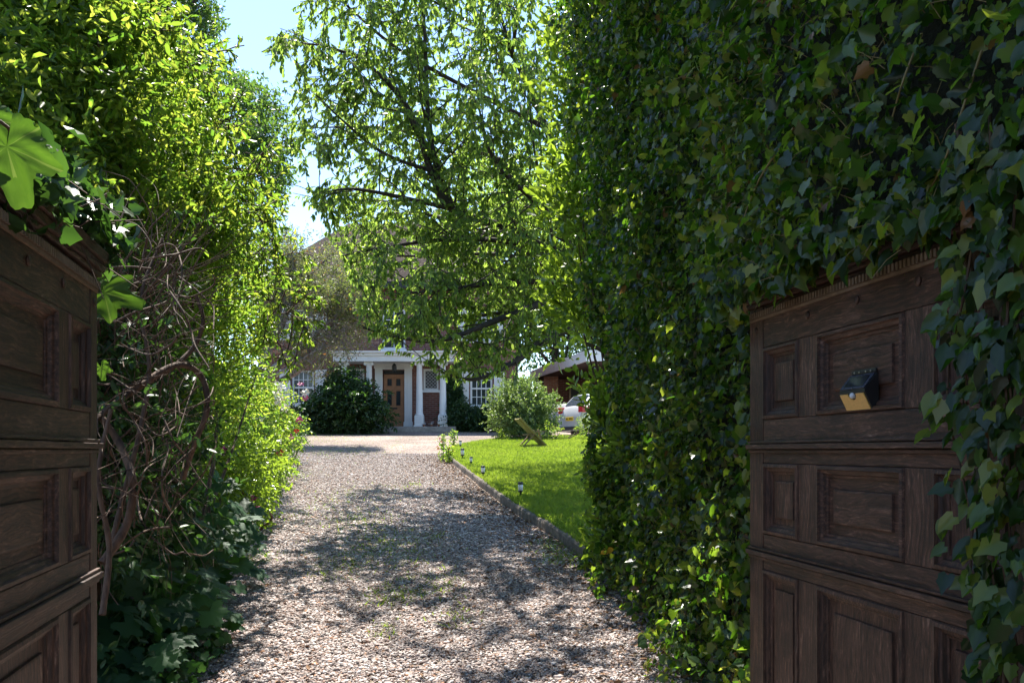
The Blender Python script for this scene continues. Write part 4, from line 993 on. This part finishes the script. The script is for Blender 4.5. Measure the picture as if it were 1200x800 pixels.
# flower bed plants: lobed broad leaves on stems
def broad_plant(x,y,n,h,r,label,seed,flowers=0):
    e=empty('broad_leaf_plant',(x,y,gz(y)),0,label,'plant','broad leaved plants in the left bed'); rs=random.Random(seed); tb=TB(); ps=[];ds=[];nn=[];ss=[]
    for i in range(n):
        a=rs.uniform(0,6.28); rr=r*rs.random()**.5; hh=h*rs.uniform(.25,1)*(1-.45*(rr/r)**2); tip=Vector((rr*math.cos(a),rr*math.sin(a),hh))
        tb.tube([Vector((tip.x*.2,tip.y*.2,0)),Vector((tip.x*.6,tip.y*.6,hh*.7)),tip],.003,.002,4)
        o=Vector((tip.x,tip.y,0)).normalized() if rr>.01 else Vector((1,0,0))
        ps.append(tip); ds.append(o*.8+Vector((rs.gauss(.1,.3),rs.gauss(-.3,.3),rs.gauss(-.45,.2)))); nn.append(o*.4+Vector((rs.gauss(.1,.25),rs.gauss(-.35,.25),1))); ss.append(rs.uniform(.09,.2))
    link('foliage',leaf_mesh('foliage',np.array([tuple(v) for v in ps]),np.array([tuple(v) for v in ds]),np.array([tuple(v) for v in nn]),np.array(ss),T_PALM,rng),L_broad,e)
    tb.build('stems',plain('green_stem',(.06,.1,.03),.6,bstr=0) if 'green_stem' not in bpy.data.materials else bpy.data.materials['green_stem'],e)
    return e
def flower_at(e, p, s, mat, n=14):
    pp=rng.normal(0,s*.17,(n,3)); d=norm(pp+1e-4); me=leaf_mesh('flower',pp,norm(d+rng.normal(0,.4,(n,3))),norm(rng.normal(0,1,(n,3))),np.full(n,s),T_SMALL,rng); o=link('flower',me,mat,e); o.location=Vector(p)-e.location; return o
bp=[]
spots=[(-1.95,4.05,26,.50,.36,'broad leaved plant nearest the left gate foot'),(-1.92,4.75,34,.55,.36,'broad leaved plant with two fanned leaves at the gravel edge'),(-2.25,4.4,40,.85,.42,'tall broad leaved plant against the bare vines'),
 (-2.15,5.5,46,.75,.42,'broad leaved plant in deep shade in the middle of the bed'),(-2.55,5.3,46,1.15,.45,'tallest broad leaved plant below the woody vine'),(-2.35,6.3,50,.85,.45,'broad leaved plant below the first pink flowers'),
 (-2.8,6.3,46,1.15,.42,'broad leaved plant at the back under the bright shrub'),(-2.55,7.2,50,.8,.45,'broad leaved plant just before the pink blooms at the gravel edge')]
for i,(x,y,n,h,r,lab) in enumerate(spots): bp.append(broad_plant(x,y,int(n*2.1),h,r,lab,i))
for px,py,Y in ((190,572,6.0),(195,580,6.0),(203,578,6.0),(186,568,6.05)): flower_at(bp[5],P(px,py,Y),.03,M_pink,16)
for px,py,Y in ((288,594,8.0),(300,596,7.9),(252,526,8.2),(260,528,8.3)): flower_at(bp[7],P(px,py,Y),.035,M_pink,16)
# low ground-cover at the gate foot
gx=rng.uniform(-2.3,-1.35,1500); gy=rng.uniform(2.9,4.9,1500); k=gx< -1.42-.12*(gy-3.2); gx,gy=gx[k],gy[k]; n=len(gx)
me=leaf_mesh('ground_cover',np.stack([gx,gy,SL*gy+rng.uniform(.02,.28,n)*np.clip((-gx-1.3)*2,.3,1)],1),rnd_dir(n,(.4,-.2,-.1)),rnd_dir(n,(.1,-.3,1.2)),rng.uniform(.035,.08,n),T_IVY,rng)
tag(link('ground_cover',me,L_broad),kind='stuff',label='low dark green ground cover leaves at the foot of the left bed',cat='ground cover')

# rose / mixed shrubs lining the left edge farther on
def sh_at(name,pxs,n,mat,size,tmpl,label,cat,fl=(),group=None,**k):
    bl=[(P(px,py,Y).x,Y,P(px,py,Y).z,r,r,r*k.get('vz',1)) for px,py,Y,r in pxs]; k.pop('vz',None)
    x=sum(b[0] for b in bl)/len(bl); y=sum(b[1] for b in bl)/len(bl)
    e=shrub(name,(x,y,gz(y)),bl,n,mat,size,tmpl,label,cat,group=group,**k)
    for (px,py,Y,s,m) in fl: flower_at(e,P(px+6,py,Y*.955),s*.95,m,20)
    return e
sh_at('flowering_shrub',[(275,560,8.6,.35),(240,540,8.2,.4),(290,575,9.2,.28),(300,545,9.8,.35),(262,600,8.6,.3)],9000,L_laurel,.06,T_ELL,'leafy green shrub with magenta flowers beside the gravel','shrub',[(291,583,8.9,.035,M_pink),(255,527,8.2,.04,M_pink)],'flowering shrubs along the left of the drive',shell=.3)
sh_at('rose_bush',[(285,500,12,.45),(305,520,13,.42),(270,520,11,.45),(300,550,12,.38),(318,545,13.5,.32)],13000,L_yell,.055,T_ELL,'yellow green rose bush with small red and cream blooms','rose bush',[(322,530,12.5,.05,M_rpet),(335,512,12.8,.05,M_pink),(300,489,11.6,.06,M_wpet),(318,552,12.4,.05,M_rpet),(305,517,11.8,.05,M_wpet)],'flowering shrubs along the left of the drive',shell=.3)
sh_at('rose_bush',[(298,478,15,.5),(325,500,16,.42),(280,470,14,.5),(315,478,16,.42)],12000,L_yell,.06,T_ELL,'taller rose bush with clusters of cream flowers nearest the house','rose bush',[(322,452,14.6,.09,M_wpet),(318,462,14.6,.09,M_wpet),(323,470,14.6,.1,M_wpet),(351,460,15.6,.08,M_wpet),(352,466,15.6,.06,M_pink),(345,492,15.8,.07,M_pink),(328,478,14.8,.07,M_wpet),(342,505,15.8,.05,M_rpet),(347,450,15.6,.05,M_pink)],'flowering shrubs along the left of the drive',shell=.3)
sh_at('box_bush',[(342,508,17.5,.35),(330,515,16.5,.35)],5000,L_dsh,.04,T_ELL,'low rounded dark green bush at the far bend of the left border','bush',(),None,shell=.3)

# multi-stem olive coloured tree in front of the house
ot=empty('strawberry_tree',(-7.6,24.5,gz(24.5)),0,'leaning multi stemmed tree with pale bark and olive leaves in front of the house','tree'); ol=Vector(ot.location)
def ov_(*q): return P(*q)-ol
b0=Vector((0,0,-.1))
extra=[([b0,ov_(302,458,24.2),ov_(360,418,23.8),ov_(395,392,23.5),ov_(425,372,23.2)],.06,.015),([b0,ov_(296,450,24.8),ov_(312,410,24.9),ov_(322,370,25),ov_(352,325,25)],.06,.015),([b0,ov_(300,452,24.4),ov_(332,418,24.2),ov_(350,385,24.2),ov_(380,345,24.2)],.06,.012),([b0,ov_(300,456,24),ov_(338,432,23.7),ov_(368,412,23.4),ov_(392,404,23.2)],.045,.01)]
lim=extra+[([b0,ov_(300,455,24.5),ov_(320,400,24.5),ov_(342,350,24.5),ov_(345,300,24.5)],0.165,0.028),([b0,ov_(298,455,24.3),ov_(345,415,24),ov_(385,378,23.6),ov_(415,350,23.3)],0.150,0.021),
 ([b0,ov_(310,462,24.4),ov_(355,430,24),ov_(372,400,24),ov_(400,370,24.4),ov_(420,330,24.5)],0.120,0.021),([b0,ov_(305,440,24.7),ov_(325,380,25),ov_(330,330,25.2),ov_(310,280,25.2)],0.120,0.021),
 ([ov_(345,415,24),ov_(375,395,23.5),ov_(400,400,23.2),ov_(410,425,23)],0.045,0.014),([ov_(342,350,24.5),ov_(375,310,24.5),ov_(395,300,24.3)],0.060,0.014),([ov_(320,400,24.5),ov_(300,350,24.8),ov_(290,300,25)],0.060,0.014),([ov_(385,378,23.6),ov_(420,372,23.4),ov_(435,385,23.2)],0.045,0.011),
 ([ov_(345,415,24),ov_(365,425,23.6),ov_(385,440,23.4)],0.030,0.008)]
tb=TB()
def okeep(p):
    p=p+ol; px=600+1000*p.x/p.y; py=528-1000*(p.z-EYE)/p.y
    return py<np.interp(px,[280,350,380,400,440],[440,445,450,432,405]) and px<445 and py>262
A_,Dd=grow(tb,lim,4.6,6,15,okeep,.3,9,t0=.45,len1=(.8,1.7),len2=(.3,.7),twn=11); tb.build('trunk',B_grey,ot); W_=A_+np.array(ol); px_=600+1000*W_[:,0]/W_[:,1]; py_=528-1000*(W_[:,2]-EYE)/W_[:,1]; kk_=(py_<338+(px_-300)*.38)|(rng.random(len(A_))<.25); A_=A_[kk_]; Dd=Dd[kk_]; n=len(A_)
v_=rng.random(n)*.64; v_[rng.random(n)<.02]=1
link('crown',leaf_mesh('crown',A_+rng.normal(0,.05,(n,3)),norm(Dd+norm(rng.normal(0,1,(n,3)))+np.array([0,0,-.4])),rnd_dir(n),rng.uniform(.06,.12,n),T_LANCE,rng,v_,1.3),L_olive,ot); print('olive',n)

# tall tree top left behind the bright shrub
t2=empty('tall_tree',(-6.2,15.5,gz(15.5)),0,'tall fine leaved tree rising into the sky at the top left','tree'); tl=Vector(t2.location)
def tv_(*q): return P(*q)-tl
f2=tv_(215,230,15.5)
lim=[([b0,Vector((.0,0,2)),f2],.2,.14),([f2,tv_(235,185,15),tv_(245,150,14.8),tv_(270,110,14.6),tv_(260,60,14.5)],.08,.012),([tv_(235,185,15),tv_(270,180,14.6),tv_(305,182,14.3),tv_(335,200,14.2)],.05,.008),
 ([f2,tv_(200,120,15.5),tv_(190,40,15.6),tv_(200,-60,15.6)],.12,.02),([tv_(200,120,15.5),tv_(160,60,15.5),tv_(140,0,15.5)],.06,.01),([tv_(190,40,15.6),tv_(230,0,15.2),tv_(255,-40,15)],.05,.01),
 ([f2,tv_(260,250,15),tv_(300,260,14.8),tv_(330,245,14.6)],.05,.008),([tv_(245,150,14.8),tv_(290,130,14.5),tv_(320,120,14.4)],.04,.008),([f2,tv_(180,200,16),tv_(150,160,16.5)],.05,.01),([f2,tv_(250,300,15.4),tv_(285,320,15.2)],.05,.01),([tv_(200,120,15.5),tv_(225,90,16),tv_(240,50,16.3)],.05,.01)]
def tkeep(p):
    p=p+tl; px=600+1000*p.x/p.y; py=528-1000*(p.z-EYE)/p.y
    return px<np.interp(py,[-100,0,40,60,80,100,180,215,250,300,340],[255,268,268,235,280,335,355,350,325,318,320])
tb=TB(); A_,Dd=grow(tb,lim,7,6,34,tkeep,.2,21,len1=(.7,1.7),len2=(.3,.6),twn=11); tb.build('trunk',B_cherry,t2); n=len(A_); print('tall',n)
link('crown',leaf_mesh('crown',A_+rng.normal(0,.04,(n,3)),norm(Dd*.5+norm(rng.normal(0,1,(n,3)))+np.array([0,0,-.3])),rnd_dir(n,(0,0,.4)),rng.uniform(.045,.085,n),T_ELL,rng,None,1.1),L_dark,t2)

# background trees
def bg_tree(x,y,h,r,n,mat,label,seed,size=.16):
    rs=random.Random(seed); e=empty('background_tree',(x,y,gz(y)),0,label,'tree','trees beyond the house')
    bl=[(x+rs.uniform(-.6,.6)*r,y+rs.uniform(-.5,.5)*r,gz(y)+h*rs.uniform(.35,.88),r*rs.uniform(.35,.55),r*rs.uniform(.35,.5),h*rs.uniform(.12,.2)) for _ in range(14)]
    p,d=blob_pts(bl,n,.35); leaves_obj('crown',e,p,d,mat,size,T_ELL,width=1.3)
    tb=TB(); tb.tube(smooth_path([(0,0,-.1),(rs.gauss(0,.2),0,h*.3),(0,0,h*.7)],4),.3,.08,8)
    for b in bl: tb.tube(smooth_path([(0,0,h*.3),((b[0]-x)*.6,(b[1]-y)*.6,(b[2]-gz(y))*.8),(b[0]-x,b[1]-y,b[2]-gz(y))],3),.1,.02,5)
    tb.build('trunk',B_cherry,e); return e
bg_tree(2.6,46,11,4.2,14000,L_dsh,'dark round tree behind the right end of the house roof',31)
bg_tree(7.5,44,10,4.2,12000,L_dsh,'dark broad tree behind the carport roof',32)
bg_tree(-17,36,11,4,12000,L_dsh,'dark tree left of the house behind the leaning tree',33)
bg_tree(-13.5,30,7.2,2.6,12000,L_dark,'mid green tree beside the left end of the house',34,.12)
bg_tree(-11,22,6.6,2.4,14000,L_dark,'mid green tree closing the left border behind the roses',35,.10)

for i,(x,y,lab) in enumerate(((-10,-22,'added sky-blocking tree behind the viewer on the left of the road'),(0,-24,'added sky-blocking tree straight behind the viewer'),(10,-22,'added sky-blocking tree behind the viewer on the right of the road'))):  # unseen trees added behind the camera to darken ivy and gates
    e=bg_tree(x,y,11,6,9000,L_dsh,lab,50+i,.3); e['group']='added sky-blocking trees behind the viewer'
    core_blobs('limbs',[(rs.uniform(-3,3),rs.uniform(-1,1),3+1.3*k,3.2,2.5,2.2) for k in range(5)],M_core,e)  # solid dark cores that block sky light, not real limbs
# ------------------------------------------------------------------ shrubs by the house
sh_at('rhododendron',[(400,475,29.3,.68),(377,482,29.2,.55),(425,475,29.2,.65),(405,452,29.5,.55),(440,488,29.0,.45),(365,492,29,.5),(388,460,29.6,.35),(415,492,28.9,.5)],16000,L_dsh,.13,T_ELL,'large dark evergreen bush left of the front door','bush',(),None,shell=.35,out=.9)
sh_at('round_bush',[(612,480,24.6,.75),(595,490,24.4,.55),(632,490,24.5,.5),(610,462,24.7,.5),(638,472,24.6,.38),(590,472,24.6,.4),(612,500,24.2,.6)],17000,L_bush,.075,T_ELL,'light green speckled bush on the far edge of the lawn','bush',(),None,shell=.35,out=.8,droop=-.1)
sh_at('low_bush',[(640,508,23.5,.25),(652,510,23.6,.2),(690,500,24,.3),(590,512,23.6,.2)],3500,L_yell,.06,T_LANCE,'low bright green plant beside the wooden garden chair','bush',(),None,shell=.3)
sh_at('window_hedge',[(550,492,30.6,.45),(540,488,30.8,.45),(565,492,30.6,.45),(585,495,30.6,.5),(575,490,30.9,.35)],9000,L_dsh,.10,T_ELL,'dark clipped hedge below the right ground floor window','hedge',(),None,shell=.4)
# ivy on the house wall beside the porch
wi=empty('wall_ivy',(hx(532),HY-.1,HG),0,'ivy climbing the brick wall between porch and right window','ivy'); n=5200
xx=rng.normal(hx(531),.14,n); zz=HG+rng.random(n)*(hz(436)-HG); xx+=.08*np.sin(zz*4); wp=np.stack([xx,HY-.04-rng.random(n)*.12,zz],1)
link('foliage',leaf_mesh('foliage',wp-np.array(wi.location),rnd_dir(n,(0,-.3,-.8)),rnd_dir(n,(0,-1.2,.3)),rng.uniform(.06,.1,n),T_IVY,rng),L_dsh,wi)
tb=TB()
for i in range(4): tb.tube(smooth_path([(rs.gauss(0,.08),.06,0),(rs.gauss(0,.1),.06,1),(rs.gauss(0,.1),.06,2.1)],4),.012,.005,5)
tb.build('stems',B_brown,wi)
# flowering weeds at the near corner of the lawn
for i,(px,py,hh,lab) in enumerate(((519,540,.55,'leafy flowering stem with red blooms leftmost at the lawn corner'),(531,528,.5,'thin leafy stem just behind the red bloomed stem at the lawn corner'),(526,543,.35,'short leafy stem low at the kerb corner'))):
    x_,y_=G(px,py); e=empty('flowering_plant',(x_,y_,gz(y_)),0,lab,'flower','flower stems at the lawn corner')
    m=260; t=rng.random(m); pp=np.stack([rng.normal(0,.05,m),rng.normal(0,.05,m),t*hh],1); link('foliage',leaf_mesh('foliage',pp,rnd_dir(m,(0,0,.5)),rnd_dir(m),rng.uniform(.03,.07,m),T_ELL,rng),L_yell,e)
    tb=TB()
    for k in range(4): tb.tube([(0,0,0),(rs.gauss(0,.02),rs.gauss(0,.02),hh*.5),(rs.gauss(0,.04),rs.gauss(0,.04),hh)],.006,.003,4)
    tb.build('stem',bpy.data.materials['green_stem'],e)
    for k in range(3 if i!=1 else 0): flower_at(e,Vector((x_+rs.gauss(-.05,.1),y_-.05,gz(y_)+hh*rs.uniform(.3,.9))),.03,M_rpet,10)

# ------------------------------------------------------------------ solar path lights
M_opal=plain('clear_plastic',(.75,.77,.78),.25,nscale=30,bstr=0)
def path_light():
    e=empty('path_light',(0,0,0))
    m=MB(); m.lathe([(.001,-.06),(.008,-.02),(.009,.05),(.02,.055),(.026,.06),(.026,.075),(.001,.075)],0,0,16); m.build('stake',M_black,e)
    m=MB(); m.lathe([(.022,.0755),(.027,.08),(.027,.14),(.022,.144)],0,0,16); m.build('lens',M_opal,e)
    m=MB(); m.lathe([(.022,.1445),(.032,.147),(.032,.158),(.027,.170),(.001,.172)],0,0,16); m.build('cap',M_black,e); return e
proto=path_light(); first=True
for px,py,s_,lab in ((610,582,1.15,'white and black path light nearest the camera on the lawn'),(566,559,1.1,'path light second nearest on the lawn beside the kerb'),(552,545,.95,'short dark path light between the two taller white ones'),(542,538,1.3,'tall white path light near the lawn corner'),(539.5,525,1.1,'farthest path light at the lawn corner')):
    if first: o=proto; first=False
    else:
        o=proto.copy(); C.objects.link(o)
        for c_ in list(proto.children): d=c_.copy(); C.objects.link(d); d.parent=o
    Y=(1500-100)/(py-456.6); o.location=((px-600)*Y/1000,Y,gz(Y)+LH); o.scale=(s_,s_,s_); tag(o,lab,'path light','solar lights along the lawn edge')

# ------------------------------------------------------------------ wooden garden chair (folding, reclined)
gc=empty('garden_chair',(P(630,523,21).x,21.0,gz(21)+LH),R(12),'weathered wooden reclining garden chair on the lawn before the bush','garden chair')
Mw=plain('weathered_teak',(.20,.14,.08),.8,nscale=20,var=.35,bstr=.4); Mw2=plain('mossy_teak',(.22,.19,.06),.8,nscale=20,var=.35,bstr=.4)
def bar(mb,a,b,w_,t_):
    a=Vector(a);b=Vector(b); L=(b-a).length; bm2=bmesh.new(); bmesh.ops.create_cube(bm2,size=1)
    for v in bm2.verts: v.co=Vector((v.co.x*w_,v.co.y*t_,v.co.z*L))
    q=(b-a).to_track_quat('Z','Y').to_matrix().to_4x4(); mb.merge(bm2,0,Matrix.Translation((a+b)/2)@q)
m=MB()
for k in range(5): bar(m,(-.52,-.2+k*.1,.68),(.12,-.2+k*.1,.04),.08,.03)
m.build('backrest',Mw2,gc)
for s_ in (-1,1):
    m=MB(); bar(m,(-.50,s_*.28,.70),(.18,s_*.28,.0),.05,.035); m.build('side_rail',Mw2,gc)
    m=MB(); bar(m,(-.42,s_*.24,.0),(-.12,s_*.24,.32),.045,.03); m.build('leg',Mw,gc)
    m=MB(); bar(m,(.05,s_*.24,.12),(-.05,s_*.24,.42),.045,.03); m.build('leg',Mw,gc)
    m=MB(); bar(m,(-.44,s_*.24,.02),(.14,s_*.24,.02),.04,.03); m.build('foot_rail',Mw,gc)
    m=MB(); bar(m,(-.1,s_*.31,.36),(.12,s_*.31,.38),.06,.025); m.build('armrest',Mw,gc)
m=MB()
for k in range(4): bar(m,(-.30+.11*k,-.25,.30-.02*k),(-.30+.11*k,.25,.30-.02*k),.07,.02)
m.build('seat',Mw,gc)

# ------------------------------------------------------------------ cars
M_silver=plain('silver_paint',(.62,.64,.66),.22,.35,nscale=2,var=.03,bstr=0); M_cglass=glass_dark('car_glass',(.02,.03,.04)); M_red=plain('red_lens',(.55,.02,.03),.2,nscale=20,bstr=0)
M_yplate=plain('yellow_plate',(.75,.52,.03),.4,nscale=30,bstr=0); M_tyre=plain('tyre',(.025,.025,.025),.9); M_rim=plain('alloy',(.5,.5,.52),.3,.7,bstr=0); M_trim=plain('dark_trim',(.03,.03,.032),.6,bstr=0)
def car(label,corner,heading,sta,L,Wd,belt,glass_st,lightz,platez,platex):
    """local: x forward from the rear bumper, y left; origin is the right rear ground corner region"""
    root=empty('parked_car',(corner[0],corner[1],gz(corner[1])),heading,label,'car','cars parked at the carport')
    hw=Wd/2; bm=bmesh.new(); rings=[]; info=[]
    for (x,top,wf) in sta:
        w_=hw*wf; bl=min(belt,top); rw=w_*.98-(top-bl)*.30
        half=[(.0,.22),(w_*.86,.22),(w_*.97,.34),(w_,.55 if top>.56 else top*.9),(w_*.985,bl*.97),(rw+.02,max(top-.05,bl*.98)),(rw*.80,top),(0,top+.015)]
        ring=[(yy,zz) for yy,zz in half]+[(-yy,zz) for yy,zz in half[-2:0:-1]]
        rings.append([bm.verts.new((x,yy+hw,zz)) for yy,zz in ring]); info.append((x,w_,rw,bl,top))
    n_=len(rings[0])
    for a,b in zip(rings,rings[1:]):
        for k in range(n_): f=bm.faces.new((a[k],a[(k+1)%n_],b[(k+1)%n_],b[k])); f.smooth=True
    bm.faces.new(rings[0]); bm.faces.new(rings[-1])
    mb=MB(); mb.merge(bm); body=mb.build('body',M_silver,root)
    # side glass
    i0,i1=glass_st['side']
    for s_ in (-1,1):
        up_=[];lo=[]
        for i in range(i0,i1+1):
            x,w_,rw,bl,top=info[i]; lo.append((x,hw+s_*(w_*.985+.006),bl*.97+.05)); up_.append((x,hw+s_*(rw+.032),top-.10))
        m=MB(); m.prism(lo+up_[::-1],(0,s_*.008,0)); m.build('side_window',M_cglass,root)
    a,b=glass_st['rear']; xa,_,rwa,bla,ta=info[a]; xb,_,rwb,blb,tb_=info[b]
    m=MB(); v=Vector((xb-xa,0,tb_-ta)).normalized(); nn=Vector((-v.z,0,v.x)); 
    A=Vector((xa,0,ta+.015))+v*.05+nn*.004; B=Vector((xb,0,tb_+.015))-v*.05+nn*.004
    m.prism([(A.x,hw-rwa*.74,A.z),(A.x,hw+rwa*.74,A.z),(B.x,hw+rwb*.72,B.z),(B.x,hw-rwb*.72,B.z)],tuple(nn*.008)); m.build('rear_window',M_cglass,root)
    for s_ in (-1,1):
        yy=hw+s_*(hw*.80); m=MB(); m.box(-.02+sta[1][0]-.0,sta[1][0]+.22,min(yy-s_*.14,yy+s_*(hw*.205)),max(yy-s_*.14,yy+s_*(hw*.205)),lightz,lightz+.2,.02); m.build('tail_light',M_red,root)
    px_=platex; m=MB(); m.box(px_-.012,px_,hw-.26,hw+.26,platez,platez+.12,.003); pl=m.build('number_plate',M_yplate,root)
    m=MB()
    for k in range(7):
        if k==4: continue
        yy=hw-.2+k*.065; m.box(px_-.016,px_-.0125,yy-.017,yy+.017,platez+.03,platez+.09)
    m.build('plate_characters',M_trim,pl)
    m=MB(); m.box(-.03,.1,.12,Wd-.12,.24,.36,.02); m.build('lower_bumper',M_trim,root)
    for x in (.75,L-.8):
        for yy in (.10,Wd-.10):
            m=MB(); m.lathe([(.20,-.1),(.30,-.1),(.31,-.07),(.31,.07),(.30,.1),(.20,.1)],0,0,24,True,0,Matrix.Translation((x,yy,.31))@Matrix.Rotation(R(90),4,'X')); wh=m.build('wheel',M_tyre,root)
            m=MB(); m.lathe([(.001,-.085),(.17,-.09),(.205,-.105),(.205,.105),(.17,.09),(.001,.085)],0,0,24,True,0,Matrix.Translation((x,yy,.31))@Matrix.Rotation(R(90),4,'X')); m.build('rim',M_rim,wh)
    return root
head=R(24)
st_h=[(0,.62,.90),(.04,.92,.95),(.12,1.0,.97),(.48,1.40,.98),(.9,1.46,1),(2.0,1.48,1),(2.6,1.42,1),(3.15,1.02,1),(3.9,.86,.95),(4.1,.6,.88)]
st_s=[(0,.60,.90),(.05,.96,.95),(.15,1.03,.97),(.62,1.04,1),(1.25,1.38,1),(2.2,1.42,1),(2.8,1.38,1),(3.45,.98,1),(4.3,.84,.95),(4.5,.6,.88)]
car('silver hatchback with red tail light closest to the ivy hedge',(2.22,27.0),head,st_h,4.1,1.7,.95,{'side':(3,7),'rear':(2,3)},.80,.55,-.0)
car('silver saloon parked behind the hatchback nearer the house',(1.95,30.0),head,st_s,4.5,1.72,.95,{'side':(4,7),'rear':(3,4)},.75,.78,.03)
